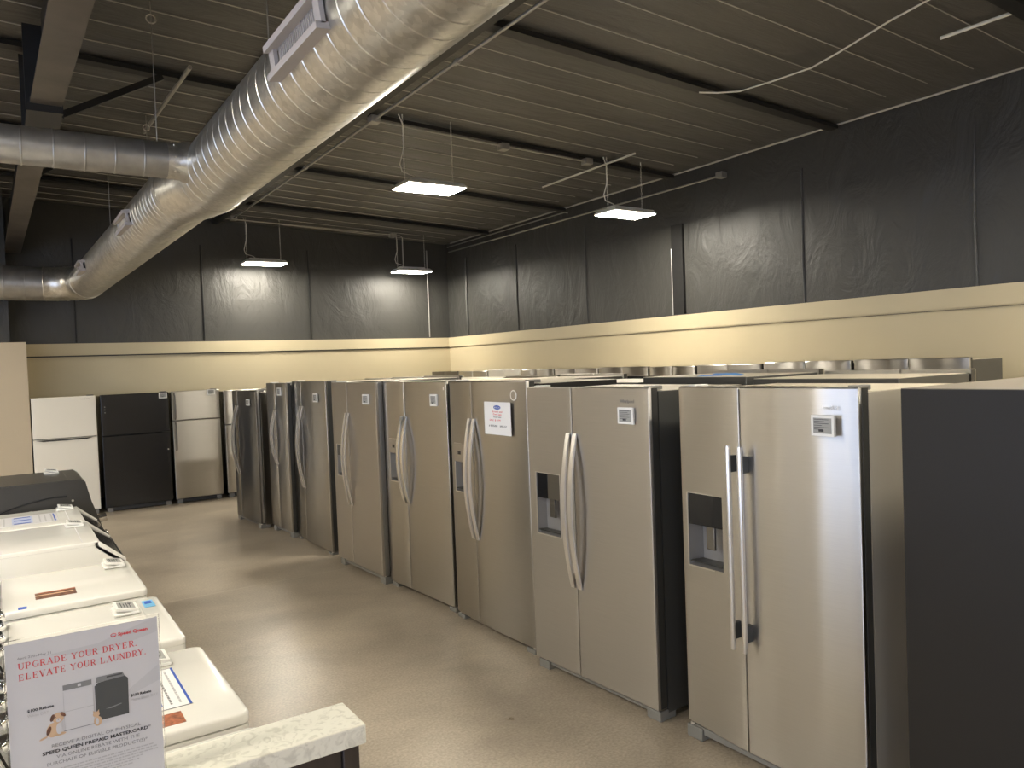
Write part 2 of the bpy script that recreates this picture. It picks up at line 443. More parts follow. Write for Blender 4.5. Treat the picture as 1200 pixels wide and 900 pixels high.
# far parts of the shop behind and to the left of the camera
struct(MB().box(XL-0.2, XL, 6.0, YB, 0, 5.2), 'wall_left', M['jogbeige'])
lw = MB(); lw.box(XL-0.2, XL, YF, 6.0, 0, 0.12); lw.box(XL-0.2, XL, YF, 6.0, 2.9, 5.2)
for a in (-6.0, -3.7, -1.4, 0.9, 3.3, 5.88): lw.box(XL-0.2, XL, a, a+0.12, 0.12, 2.9)
struct(lw, 'wall_left_front', M['jogbeige'])
fwl = MB(); fwl.box(XL-0.2, XR+0.2, YF-0.2, YF, 0, 0.3); fwl.box(XL-0.2, XR+0.2, YF-0.2, YF, 2.9, 5.2)
fwl.box(-2.5, XR+0.2, YF-0.2, YF, 0.3, 2.9)
fwl.box(XL-0.2, XL+0.2, YF-0.2, YF, 0.3, 2.9); fwl.box(-5.3, -5.1, YF-0.2, YF, 0.3, 2.9)
struct(fwl, 'wall_front', M['jogbeige'])

# roof steel: purlins across, one deep rafter and two lighter beams along the room
for i, yy in enumerate((0.25, 2.5, 4.75, 7.05, 9.3, 11.5)):
    mb = MB()
    for x0, x1 in ((XL+.05, XR-.05),):
        b0 = [(yy-0.05, 0), (yy+0.05, 0)]
        mb.prism([(x0, zc(x0)-0.03), (x1, zc(x1)-0.03), (x1, zc(x1)-0.07), (x0, zc(x0)-0.07)], 'y', yy-0.055, yy+0.055)
    struct(mb, 'ceiling_beam' if i == 0 else 'ceiling_beam', M['beam'])
for xx in (1.95, 3.02):
    z = zc(xx)
    struct(MB().box(xx-0.045, xx+0.045, 0.3, YB, z-0.085, z-0.02), 'ceiling_beam', M['beam'])
def rafter():
    mb = MB(); fl = MB()
    st = [(1.0, .46, 3.84), (6.45, .37, 3.90)]
    st2 = [(7.15, .35, 3.92), (13.0, .23, 3.74)]
    root = None
    for k, seg in enumerate((st, st2)):
        (y0, x0, z0), (y1, x1, z1) = seg
        d = Vector((x1-x0, y1-y0, z1-z0)); L = d.length; d.normalize()
        c = Vector(((x0+x1)/2, (y0+y1)/2, (z0+z1)/2)); q = Vector((d.y, -d.x, 0)).normalized(); u = q.cross(d)
        if u.z < 0: u = -u
        fl.obox(c, d, q, u, L/2, 0.10, 0.008)
        mb.obox(c + Vector((0,0,0.32)), d, q, u, L/2, 0.006, 0.31)
    r = struct(mb, 'ceiling_beam', M['beam'])
    fl.build('flange', M['rafter'], r, 0)
    sp = MB(); sp.box(0.245, 0.475, 6.45, 6.50, 3.84, 4.45); sp.box(0.235, 0.475, 7.08, 7.13, 3.82, 4.45)
    sp.box(0.25, 0.47, 6.50, 7.08, 3.84, 3.89)
    for x in (.28, .33, .39, .44): sp.cyl((x, 6.40, 3.92), (x, 6.46, 3.92), 0.012, 6)
    sp.build('splice_plate', M['beam'], r, 0)
    MB().bar((0.5, 6.95, 3.98), (1.25, 7.0, 4.42), 0.05, 0.05).build('flange_brace', M['beam'], r, 0)
    MB().bar((0.40, 9.3, 4.02), (1.0, 9.3, 4.40), 0.04, 0.04).build('flange_brace', M['beam'], r, 0)
    return r
rafter()
struct(MB().box(-0.75, -0.55, 1.0, 12.4, 4.1, 4.5), 'ceiling_beam', M['beam'])

# ---------------------------------------------------------------- lamps
def chain_mesh(p0, p1, name, parent):
    mb = MB(); L = abs(p1[2]-p0[2]); n = max(4, int(L/0.038))
    for i in range(n):
        z = p0[2] + (p1[2]-p0[2])*(i+.5)/n; h = L/n*0.62
        a = PI/2*(i % 2) + .4; dx, dy = math.cos(a)*0.0065, math.sin(a)*0.0065
        pts = [(p0[0]+dx, p0[1]+dy, z-h/2), (p0[0]+dx, p0[1]+dy, z+h/2), (p0[0], p0[1], z+h*0.72),
               (p0[0]-dx, p0[1]-dy, z+h/2), (p0[0]-dx, p0[1]-dy, z-h/2), (p0[0], p0[1], z-h*0.72)]
        mb.sweep(pts, 0.0022, 4, closed=True)
    return mb.build(name, M['wire'], parent, 0)
def lamp(x, y, z, label, rz=0.0, cord=True, group='hanging shop lamps'):
    t = thing('hanging_lamp', label, 'lamp', (x, y, z), rz, group)
    hw, hd = 0.325, 0.19
    h = MB(); b = h.bm
    lo = [b.verts.new(p) for p in ((-hw,-hd,0),(hw,-hd,0),(hw,hd,0),(-hw,hd,0))]
    mi = [b.verts.new(p) for p in ((-hw,-hd,.014),(hw,-hd,.014),(hw,hd,.014),(-hw,hd,.014))]
    up = [b.verts.new(p) for p in ((-hw+.03,-hd+.03,.05),(hw-.03,-hd+.03,.05),(hw-.03,hd-.03,.05),(-hw+.03,hd-.03,.05))]
    for A, B in ((lo, mi), (mi, up)):
        for k in range(4): h.face([A[k], A[(k+1)%4], B[(k+1)%4], B[k]])
    h.face(up); 
    h.face(lo[::-1])
    h.build('housing', M['lamp_body'], t, 0)
    MB().box(-0.24, 0.24, -0.06, 0.06, 0.05, 0.085, 0.006).build('driver_box', M['lamp_body'], t, 20)
    d = MB().box(-hw+.012, hw-.012, -hd+.012, hd-.012, -0.006, -0.001); d.build('diffuser', M['lens'], t, 0)
    top = zc(x) - z - 0.02
    chain_mesh((-0.27, 0, top), (-0.27, 0, 0.05), 'chain', t)
    chain_mesh((0.27, 0, top), (0.27, 0, 0.05), 'chain', t)
    if cord:
        c = MB().sweep([(-0.30, .02, top), (-0.25, .03, top-.10), (-0.25, .03, top-.3), (-0.30, .03, .22), (-0.28, .03, .15), (-.16, .03, .12), (-.12, .03, .085)], 0.006, 6)
        c.build('power_cord', M['wire'], t, 60)
    return t
lamp(3.66, 6.85, 3.68, 'bright hanging lamp in front of the second purlin, closest to the big round duct')
lamp(6.28, 6.86, 3.62, 'bright hanging lamp beside the slanting ceiling strut near the right-hand wall')
lamp(3.64, 12.55, 3.655, 'small-looking lit hanging lamp at the back wall under the end of the long ceiling conduit')
lamp(6.22, 12.45, 3.60, 'small-looking lit hanging lamp near the back corner of the room')
for x, y, w_ in ((6.3, 1.3, 'nearest the right wall beside the pale strut'), (3.65, 0.9, 'above the sideways charcoal refrigerator'), (-0.95, 3.6, 'added unseen as fill light, over the backs of the laundry row'),  # the lamp over the laundry backs is added out of view as fill light
              (-2.2, 1.2, 'left of the marble counter'), (-4.9, 1.2, 'by the shop window, front row'), (-2.2, 6.85, 'left of the laundry row'), (-4.9, 6.85, 'by the plain left wall'),
              (-2.2, 11.2, 'in front of the tan wall at the back'), (-5.2, 11.2, 'in the back left corner'), (3.65, -4.0, 'by the front wall on the right'), (6.3, -4.0, 'added unseen to brighten the wall, in the front right corner'), (-2.2, -4.0, 'by the front shop window')):  # front right corner lamp is added to brighten the wall that the steel mirrors
    lamp(x, y, 3.66, 'lit hanging shop lamp ' + w_, cord=False, group='hanging shop lamps')

# ---------------------------------------------------------------- conduits, struts, cable
def pipe(name, pts, r, label, cat, m_='conduit', couplers=(), box=()):
    o = MB().sweep(pts, r, 8).build(name, M[m_], None, 50)
    tag(o, label, cat)
    for c in couplers:
        d = 0.03
        MB().cyl((c[0]-d*c[3], c[1]-d*c[4], c[2]), (c[0]+d*c[3], c[1]+d*c[4], c[2]), r*1.7, 10).build('coupling', M['conduit'], o, 50)
    for c in box: MB().box(c[0]-.05, c[0]+.05, c[1]-.05, c[1]+.05, c[2]-.035, c[2]+.035, .006).build('junction_box', M['conduit'], o, 20)
    return o
zl = zc(3.15) - 0.095
pipe('conduit', [(3.15, 0.6, zl), (3.15, 12.4, zl)], 0.014, 'long steel conduit running along the ceiling beside the big round duct', 'conduit',
     couplers=[(3.15, 5.35, zl, 0, 1), (3.15, 2.6, zl, 0, 1), (3.15, 9.0, zl, 0, 1)], box=[(3.15, 6.98, zl), (3.15, 12.4, zl)])
pipe('conduit', [(3.21, 6.95, zl-.02), (4.5, 6.93, zc(4.5)-.12), (5.72, 6.90, zc(5.7)-.12)], 0.011, 'steel conduit crossing the ceiling between the two near hanging lamps, box halfway', 'conduit',
     box=[(4.62, 6.93, zc(4.6)-.13), (5.75, 6.90, zc(5.75)-.12)])
pipe('conduit', [(3.21, 12.4, zl-.02), (6.0, 12.40, zc(6)-.08), (6.04, 12.4, zc(6)-.12), (6.04, 12.4, 3.72)], 0.011, 'steel conduit crossing the ceiling at the back wall, feeding the far lamps', 'conduit', box=[(5.85, 12.4, zc(5.9)-.09)])
pipe('conduit', [(7.305, 13.0, 4.08), (7.305, 6.30, 4.06)], 0.013, 'straight steel conduit hung high along the black right wall', 'conduit', box=[(7.275, 6.25, 4.055)])
pipe('conduit', [(7.28, 13.0, 4.17), (7.28, 9.3, 4.17), (7.25, 9.2, 4.14)], 0.010, 'short thin conduit above the long one, ending in a hook near the back corner', 'conduit')
pipe('conduit', [(6.86, 13.07, 2.46), (6.86, 13.07, 4.1)], 0.012, 'upright conduit on the black back wall beside the room corner', 'conduit')
pipe('roof_strut', [(6.10, 8.25, 4.22), (6.08, 6.45, 4.22)], 0.012, 'loose straight metal strut hanging over the lamp near the right wall', 'strut', 'wire')
pipe('roof_strut', [(6.05, 3.05, 4.25), (6.10, 1.2, 4.25)], 0.014, 'pale metal strut on the ceiling in the top right corner', 'strut', 'wire')
cab = [(5.17, 4.66, 4.20), (5.30, 4.57, 4.19), (5.473, 4.47, 4.2), (5.574, 4.21, 4.22), (5.56, 3.82, 4.2), (5.50, 3.55, 4.21), (5.416, 3.365, 4.2), (5.30, 3.0, 4.21), (5.205, 2.696, 4.2), (5.1, 2.2, 4.26)]
pipe('ceiling_cable', cab, 0.0075, 'loose white cable drooping below the dark ceiling at upper right', 'cable', 'wire')
pipe('conduit', [(7.29, 12.9, 4.235), (7.29, 0.0, 4.235)], 0.012, 'thin pipe in the angle where the right wall meets the ceiling', 'conduit', 'strap')

# ---------------------------------------------------------------- spiral duct
def duct():
    root = thing('spiral_duct', 'large shiny galvanized spiral air duct slung under the dark ceiling', 'duct', (0, 0, 0))
    K = [Vector((1.385, 0.6, 3.37)), Vector((1.385, 6.02, 3.37)), Vector((1.29, 6.40, 3.365)), Vector((1.03, 11.7, 3.205))]
    def cen(y):
        for a, b_ in zip(K, K[1:]):
            if y <= b_.y or b_ is K[-1]: return a + (b_-a)*((y-a.y)/(b_.y-a.y))
    def run(y0, y1, r0, r1, step, ph=0.0):
        pts = [cen(y0)]; rr = [r0]
        y = y0 + ph
        while y < y1 - 0.03:
            f = (y-y0)/(y1-y0); r = r0 + (r1-r0)*f
            if y > y0 + 0.02:
                for dy, dr in ((-.006, 0), (-.002, -.0035), (.002, -.0035), (.006, 0)):
                    pts.append(cen(y+dy)); rr.append(r+dr)
            y += step
        pts.append(cen(y1)); rr.append(r1)
        return pts, rr
    p, r = run(0.6, 5.95, .254, .254, 0.155, .05)
    MB().sweep(p, r, 48, caps=True).build('duct_section', M['galv'], root, 30)
    MB().sweep([cen(5.92), cen(5.94), cen(6.00), cen(6.20), cen(6.38), cen(6.42)], [.256, .259, .259, .258, .256, .250], 48).build('reducer', M['galv'], root, 30)
    p, r = run(6.40, 11.6, .250, .222, 0.105)
    MB().sweep(p, r, 48).build('duct_section', M['galv'], root, 30)
    # gored elbow turning to the left
    c0 = cen(11.6); R_ = 0.50; pts = []; rr = []
    for i in range(7):
        a = math.radians(88)*i/6
        pts.append((c0.x - R_ + R_*math.cos(a), c0.y + R_*math.sin(a), c0.z)); 
        rr.append(.227)
    full = []; fr = []
    for i, q in enumerate(pts):
        q = Vector(q)
        full.append(q); fr.append(.227)
        if i < 6:
            qn = Vector(pts[i+1]); 
            full += [q.lerp(qn, .80), q.lerp(qn, .88), q.lerp(qn, .94)]; fr += [.227, .231, .227]
    MB().sweep(full, fr, 40).build('elbow', M['galv'], root, 25)
    e = Vector(pts[-1]); pp = [e]; r2 = [.226]; x = e.x - .22
    while x > -7.6:
        for dx, dr in ((.006, 0), (.003, .004), (-.003, .004), (-.006, 0)):
            pp.append(Vector((x+dx, e.y+.005, e.z))); r2.append(.226+dr)
        x -= .24
    pp.append(Vector((-7.7, e.y, e.z))); r2.append(.226)
    MB().sweep(pp, r2, 40).build('duct_section', M['galv_dull'], root, 30)
    # branch duct joining from the left
    yb, zb = 5.72, 3.395
    pp = [Vector((1.12, yb, zb))]; r3 = [.120]; x = 1.05
    while x > -7.5:
        for dx, dr in ((.006, 0), (.003, .003), (-.003, .003), (-.006, 0)):
            pp.append(Vector((x+dx, yb, zb))); r3.append(.120+dr)
        x -= .175
    pp.append(Vector((-7.6, yb, zb))); r3.append(.12)
    MB().sweep(pp, r3, 36).build('branch_duct', M['galv_dull'], root, 30)
    col = MB().sweep([(1.02, yb, zb), (1.10, yb, zb), (1.13, yb, zb), (1.30, yb, zb)], [.124, .126, .140, .150], 36)
    co = col.build('branch_collar', M['galv'], root, 30)
    for k in range(8):
        a = 2*PI*k/8; p0 = Vector((1.06, yb + .125*math.cos(a), zb + .125*math.sin(a)))
        MB().cyl(p0, p0 + Vector((0, .008*math.cos(a), .008*math.sin(a))), .006, 6).build('screw', M['handle'], co, 30)
    # side grilles
    for (y0, y1, ang, w) in ((2.93, 3.58, -7, .15), (7.35, 7.95, -8, .13), (10.1, 10.6, -6, .12)):
        a = math.radians(ang); n = Vector((-math.cos(a), 0, math.sin(a)))   # outward
        up = Vector((math.sin(a), 0, math.cos(a))); ax = Vector((0, 1, 0))
        rad = .256 if y0 < 6 else .238
        c = cen((y0+y1)/2) + n*(rad + .012); hl = (y1-y0)/2
        g = MB()
        g.obox(c + up*(w/2-.012), ax, up, n, hl, .014, .034); g.obox(c - up*(w/2-.012), ax, up, n, hl, .014, .034)
        g.obox(c + ax*(hl-.03), ax, up, n, .03, w/2-.02, .010); g.obox(c - ax*(hl-.03), ax, up, n, .03, w/2-.02, .010)
        go = g.build('air_grille', M['grille'], root, 0)
        MB().obox(c - n*.028, ax, up, n, hl-.01, w/2-.02, .008).build('backing', M['black'], go, 0)
        nl = 22 if y0 < 6 else 12
        lv = MB()
        for k in range(nl):
            t_ = -hl + .07 + (2*hl-.14)*(k+.5)/nl
            lv.obox(c + ax*t_ - n*.012, ax, up, n, (hl-.07)/nl*.28, w/2-.022, .002)
        lv.build('louvre', M['grille'], go, 0)
    # hangers
    for (x, y, zb_) in ((0.97, 5.72, 3.51), (1.30, 8.2, 3.50), (1.15, 10.0, 3.46), (1.42, 4.6, 3.62)):
        zt = zc(x) - .05
        h = MB().sweep([(x, y, zt), (x, y, zb_)], .004, 5)
        ho = h.build('hanger_wire', M['conduit'], root, 50)
        ring = [(x + .03*math.cos(2*PI*k/12), y, zt - .12 + .03*math.sin(2*PI*k/12)) for k in range(12)]
        MB().sweep(ring, .005, 5, closed=True).build('ring', M['handle'], ho, 50)
duct()
pipe('roof_strut', [(1.42, 6.72, 4.44), (1.34, 8.6, 4.40)], .018, 'pale metal strut hanging in the gap between rafter and duct', 'strut')

# ---------------------------------------------------------------- refrigerators
def door_mesh(x0, x1, z0, z1, th, prof, hole=None, nx=14):
    """door slab: front face follows prof(x) (small = towards the shopper), optional rectangular hole"""
    e = 0.006
    xs = [x0, x0+e*.3, x0+e*.65, x0+e] + [x0+e + (x1-x0-2*e)*i/nx for i in range(1, nx)] + [x1-e, x1-e*.65, x1-e*.3, x1]
    zs = [z0, z0+.006, z1-.006, z1]
    if hole:
        hx0, hx1, hz0, hz1 = hole[:4]
        xs = [x for x in xs if not (hx0-.004 < x < hx1+.004)] + [hx0, hx1]; xs.sort(); zs = sorted(zs + [hz0, hz1])
    def fy(x, z):
        y = prof(x)
        d = min(x-x0, x1-x)
        if d < e: y += e*.8*(1 - math.sqrt(max(0, 1-(1-d/e)**2)))
        if z in (z0, z1): y += .005
        return y
    mb = MB(); b = mb.bm
    F = [[b.verts.new((x, fy(x, z), z)) for x in xs] for z in zs]
    B = [[b.verts.new((x, th, z)) for x in xs] for z in zs]
    nz = len(zs); nn = len(xs)
    for j in range(nz-1):
        for i in range(nn-1):
            if hole and xs[i] >= hole[0]-1e-6 and xs[i+1] <= hole[1]+1e-6 and zs[j] >= hole[2]-1e-6 and zs[j+1] <= hole[3]+1e-6:
                continue
            mb.face([F[j][i], F[j][i+1], F[j+1][i+1], F[j+1][i]])
            mb.face([B[j][i], B[j+1][i], B[j+1][i+1], B[j][i+1]])
    for i in range(nn-1):
        mb.face([F[0][i], B[0][i], B[0][i+1], F[0][i+1]]); mb.face([F[-1][i], F[-1][i+1], B[-1][i+1], B[-1][i]])
    for j in range(nz-1):
        mb.face([F[j][0], F[j+1][0], B[j+1][0], B[j][0]]); mb.face([F[j][-1], B[j][-1], B[j+1][-1], F[j+1][-1]])
    return mb

def dispenser(door, hx0, hx1, hz0, hz1, zmid, th, yf, style):
    """recess, control panel, paddle and drip tray in a freezer door"""
    dpt = th - .006
    mb = MB(); b = mb.bm
    y0 = yf; y1 = dpt; x0, x1, z0, z1 = hx0, hx1, hz0, hz1
    ins = .018
    f = [(x0, y0, z0), (x1, y0, z0), (x1, y0, z1), (x0, y0, z1)]
    g = [(x0+ins, y1, z0+.02), (x1-ins, y1, z0+.02), (x1-ins, y1, z1), (x0+ins, y1, z1)]
    fv = [b.verts.new(p) for p in f]; gv = [b.verts.new(p) for p in g]
    for k in range(4): mb.face([fv[k], fv[(k+1)%4], gv[(k+1)%4], gv[k]])
    mb.face(gv)
    rc = mb.build('dispenser', M['cavity'], door, 0)
    if style == 'split':
        xm = x0 + (x1-x0)*.46
        MB().box(x0+.002, xm, y0+.002, y1-.01, zmid, z1-.002, .002).build('control_panel', M['black_gloss'], rc, 20)
        MB().box(xm, x1-.002, y0+.003, y1-.01, zmid, z1-.002, .002).build('trim_panel', M['steel_dark'], rc, 20)
    elif style == 'black':
        MB().box(x0+.002, x1-.002, y0+.002, y1-.01, zmid, z1-.002, .002).build('control_panel', M['black_gloss'], rc, 20)
    elif style == 'steel':
        pn = MB().box(x0-.006, x1+.006, y0-.006, y1-.01, zmid, z1, .003).build('control_panel', M['steel_matte'], rc, 20)
        MB().box((x0+x1)/2-.02, (x0+x1)/2+.02, y0-.0075, y0-.004, (zmid+z1)/2-.012, (zmid+z1)/2+.012).build('display', M['black_gloss'], pn, 0)
    pm = (x0+x1)/2 + .012
    MB().box(pm-.026, pm+.026, y0+.016, y0+.030, zmid-.115, zmid+.004, .004).build('paddle', M['steel_dark'], rc, 20)
    MB().prism([(x0+.004, y0+.004), (x1-.004, y0+.004), (x1-ins, y1-.004), (x0+ins, y1-.004)], 'z', z0+.016, z0+.022).build('drip_tray', M['edge'], rc, 20)
    fr = MB(); w = .007
    for a, b_, c, d in ((x0-w, x1+w, z0-w, z0), (x0-w, x1+w, z1, z1+w*.5), (x0-w, x0, z0, z1), (x1, x1+w, z0, z1)):
        fr.box(a, b_, y0-.003, y0+.006, c, d)
    fr.build('frame', M['handle'], rc, 20)

def handle_bow(door, x, z0, z1, yb, out, w, m_, name='handle', t=.012, flat=False):
    pts = []; n = 22
    for i in range(n+1):
        s_ = i/n; z = z0 + (z1-z0)*s_
        k = math.sin(PI*s_)
        k = k**0.55 if flat else k**0.9
        pts.append((x, yb - .004 - out*k, z))
    return MB().ribbon(pts, w, t).build(name, m_, door, 40)

def handle_bar(door, x, z0, z1, yb, out, r):
    h = MB().sweep([(x, yb-out, z0), (x, yb-out, z0+.01), (x, yb-out, z1-.01), (x, yb-out, z1)], [r*.9, r, r, r*.9], 20).build('handle', M['handle'], door, 50)
    for z in (z0+.085, z1-.085):
        MB().box(x-.011, x+.011, yb-out, yb+.002, z-.038, z+.038, .002).build('mount', M['edge'], h, 20)
    return h

def sbs(name, label, loc, rotz, W, z0, z1, split, style, steel, case, depth=.70, hole=None, dstyle=None, handles=None,
        logo=None, group=None, cat='refrigerator', top='case_top', feet='kick', edge='edge', simple=False):
    """side-by-side refrigerator; local x runs left to right seen from the front, y into the cabinet"""
    t = thing(name, label, cat, loc, rotz, group)
    hw = W/2; g = .0025; sx = -hw + split
    bulge = {'deep': .040, 'flat': 0.0, 'soft': .006, 'arc': .020, 'wide': .022}[style]
    th = .066 + (bulge if style in ('wide', 'deep') else 0)
    def prof_for(a, b):
        c = (a+b)/2; h = (b-a)/2
        if style == 'deep': return lambda x: bulge*(x/hw)**2 + .0011*math.sin(x*31 + 1.2)
        if style == 'wide': return lambda x: bulge*(x/hw)**2 + .0004*math.sin(x*24)
        if style == 'arc': return lambda x: bulge*abs((x-c)/h)**2.6
        return lambda x: bulge*abs((x-c)/h)**4
    pl = prof_for(-hw, sx-g); pr = prof_for(sx+g, hw)
    c0 = th + .014
    cb = MB().box(-hw+.004, hw-.004, c0, c0+depth, .035, z1-.022, .004, 2)
    cb.build('cabinet', M[case], t, 20)
    MB().box(-hw+.006, hw-.006, c0+.03, c0+depth-.002, z1-.024, z1-.0205).build('top_panel', M[top], t, 0)
    MB().box(-hw+.016, hw-.016, th-.002, c0+.002, z0+.01, z1-.03).build('gasket', M['gasket'], t, 0)
    hc = MB(); hc.box(-hw+.01, -hw+.075, th-.05, c0+.08, z1-.018, z1+.004, .004); hc.box(hw-.075, hw-.01, th-.05, c0+.08, z1-.018, z1+.004, .004)
    dl = door_mesh(-hw, sx-g, z0, z1, th, pl, hole).build('door', M[steel], t, 34)
    dr = door_mesh(sx+g, hw, z0, z1, th, pr).build('door', M[steel], t, 34)
    for d_, a in ((dl, -hw), (dr, hw)):
        # painted door edge seen from the side
        s_ = 1 if a > 0 else -1
        MB().box(min(a-.0005*s_, a+.0012*s_), max(a-.0005*s_, a+.0012*s_), .022 + bulge, th, z0+.004, z1-.004).build('door_edge', M[edge], d_, 0)
    if simple: return t
    for a in (-1, 1):
        q = a*(hw-.05)
        MB().box(q-.022, q+.022, th-.025, c0+.06, z1-.016, z1+.006, .004).build('hinge_cover', M['white_shade'] if a < 0 else M['kick'], t, 20)
    # kick grille with the two roller covers
    k = MB().box(-hw+.02, hw-.02, .035, c0+.05, .030, z0-.008, .004); ko = k.build('kick_grille', M[feet], t, 20)
    for a in (-1, 1):
        q = a*(hw-.055)
        f_ = MB(); f_.box(q-.05, q+.05, .020, c0+.06, .0, z0-.012, .006)
        fo = f_.build('foot', M[feet], t, 20)
        MB().cyl((q+a*.025, .04, z0-.02), (q+a*.025, .04, z0+.0), .012, 10).build('hinge_pin', M['handle'], fo, 40)
    if hole:
        yf = pl((hole[0]+hole[1])/2)
        dispenser(dl, hole[0], hole[1], hole[2], hole[3], hole[4], th, yf+.0015, dstyle)
    if handles:
        kind = handles[0]; hz0, hz1, off = handles[1:4]
        if kind == 'bar':
            handle_bar(dl, sx-off, hz0, hz1, pl(sx-off), .046, .0125); handle_bar(dr, sx+off, hz0, hz1, pr(sx+off), .046, .0125)
        else:
            w_, out = handles[4], handles[5]; hm = M[handles[6]]
            handle_bow(dl, sx-off, hz0, hz1, pl(sx-off), out, w_, hm); handle_bow(dr, sx+off, hz0, hz1, pr(sx+off), out, w_, hm)
    if logo:
        txt, lx, lz, sz, lm = logo
        if txt: text_mesh('logo', txt, sz, M[lm], dr, (lx, pr(lx)-.0012, lz), (1,0,0), (0,0,1), 'CENTER')
    return t

def yface(p):  # helper: world (x at front, y) of each fridge
    return p
R90 = -PI/2
def place(yr, yl, xr, xl):
    W = math.hypot(yl-yr, xl-xr); a = math.atan2(xl-xr, yl-yr)   # drift of the front line
    return W, ((xr+xl)/2, (yr+yl)/2, 0), R90 - a
    
def local_x(yr, yl, y): return (yl+yr)/2 - y      # image-right is +x

fr = {}
# nearest: bar handles
W, loc, rz = place(1.780, 2.745, 2.800, 2.790)
hx = lambda y: local_x(1.780, 2.745, y)
fr[1] = sbs('refrigerator', 'nearest stainless side-by-side refrigerator with straight tubular bar handles', loc, rz, W, .075, 1.767, 2.745-2.340, 'deep', 'steel_cool', 'case_light',
    hole=(hx(2.683), hx(2.462), .885, 1.243, 1.088), dstyle='black', handles=('bar', .562, 1.502, .034),
    logo=('KitchenAid', hx(1.915), 1.675, .026, 'tag'))
W, loc, rz = place(2.905, 3.935, 2.775, 2.725)
hx = lambda y: local_x(2.905, 3.935, y)
fr[2] = sbs('refrigerator', 'flat-front stainless side-by-side refrigerator with angular bowed handles, second from the front', loc, rz, W, .068, 1.762, 3.935-3.513, 'flat', 'steel_matte', 'case_grey',
    hole=(hx(3.866), hx(3.645), .862, 1.236, 1.081), dstyle='split', handles=('bow', .588, 1.494, .030, .032, .058, 'handle'),
    logo=('Whirlpool', hx(3.06), 1.680, .026, 'inkgrey'))
W, loc, rz = place(4.075, 5.10, 2.80, 2.80)
hx = lambda y: local_x(4.075, 5.10, y)
fr[3] = sbs('refrigerator', 'stainless side-by-side refrigerator with a sheet of paper on its right door', loc, rz, W, .045, 1.795, 5.10-4.745, 'wide', 'steel_shiny', 'case_dark',
    hole=(hx(5.03), hx(4.885), .975, 1.330, 1.196), dstyle='steel', handles=('bow', .655, 1.525, .033, .032, .055, 'handle'))
W, loc, rz = place(5.155, 6.21, 2.82, 2.77)
hx = lambda y: local_x(5.155, 6.21, y)
fr[4] = sbs('refrigerator', 'stainless side-by-side refrigerator with polished chrome bowed handles', loc, rz, W, .050, 1.793, 6.21-5.83, 'soft', 'steel_shiny', 'case_dark',
    hole=(hx(6.11), hx(5.96), .940, 1.300, 1.180), dstyle='steel', handles=('bow', .770, 1.500, .036, .034, .058, 'chrome_soft'))
W, loc, rz = place(6.24, 7.235, 2.72, 2.69)
hx = lambda y: local_x(6.24, 7.235, y)
fr[5] = sbs('refrigerator', 'stainless side-by-side refrigerator with slim bows and small black dispenser, fifth from the front', loc, rz, W, .078, 1.790, 7.235-6.868, 'flat', 'steel_matte', 'case_mid', edge='case_mid',
    hole=(hx(7.155), hx(7.02), .890, 1.190, 1.085), dstyle='black', handles=('bow', .632, 1.500, .032, .024, .055, 'handle'))
W, loc, rz = place(7.60, 8.68, 2.74, 2.74)
hx = lambda y: local_x(7.60, 8.68, y)
fr[6] = sbs('refrigerator', 'glossy stainless side-by-side refrigerator with no dispenser and tall bowed handles', loc, rz, W, .035, 1.797, 8.68-8.32, 'wide', 'steel_shiny', 'case_dark',
    handles=('bow', .622, 1.520, .038, .030, .060, 'handle'))
W, loc, rz = place(8.72, 9.36, 2.69, 2.65)
W, loc, rz = place(8.70, 9.36, 2.69, 2.66)
hx = lambda y: local_x(8.70, 9.36, y)
fr[7] = sbs('refrigerator', 'stainless side-by-side refrigerator with short curved handles tucked behind the glossy one', loc, rz, W, .070, 1.780, .30, 'soft', 'steel_shiny', 'case_mid',
    hole=(hx(9.26), hx(9.13), .950, 1.290, 1.20), dstyle='split', handles=('bow', .828, 1.464, .030, .026, .060, 'handle'))
W, loc, rz = place(9.50, 10.40, 2.55, 2.50)
fr[8] = sbs('refrigerator', 'dark stainless side-by-side refrigerator at the far end of the row', loc, rz, W, .060, 1.688, .20, 'arc', 'steel_dark', 'steel', edge='steel',
    handles=('bow', .615, 1.494, .028, .028, .070, 'handle'))

# dark cabinet side filling the right edge of the picture: a refrigerator turned sideways
t0 = sbs('refrigerator', 'charcoal refrigerator turned sideways at the right edge, showing its plain side', (3.30, 0.80, 0), 0.0, .99, .06, 1.787, .45, 'flat', 'steel_dark', 'case_dark', depth=.71, simple=True, top='top_brown')
t0.location = (3.298, 0.80, 0)

# refrigerators back to back behind the front row, doors to the far side
yy = 2.12; ks = 0
bl = ['steel', 'steel_matte', 'black_fridge', 'steel_cool', 'steel', 'white_fridge', 'steel_matte', 'steel', 'steel_cool']
word = {'steel': 'stainless', 'steel_matte': 'soft grey stainless', 'black_fridge': 'black', 'steel_cool': 'bright stainless', 'white_fridge': 'white'}
ordn = ['first', 'second', 'third', 'fourth', 'fifth', 'sixth', 'seventh', 'eighth', 'ninth']
for i in range(9):
    W = .90; sm = bl[i]
    o = sbs('refrigerator', '%s refrigerator of the middle row, only its top showing, %s from the camera' % (word[sm], ordn[i]), (4.52, yy + W/2, 0), PI/2, W, .06, (1.800 if i == 1 else 1.787 - .012*(i % 3)), .40, 'soft', sm,
            'case_grey' if sm != 'white_fridge' else 'white_fridge', depth=.70, simple=True, group='middle row of refrigerators')
    yy += W + .045
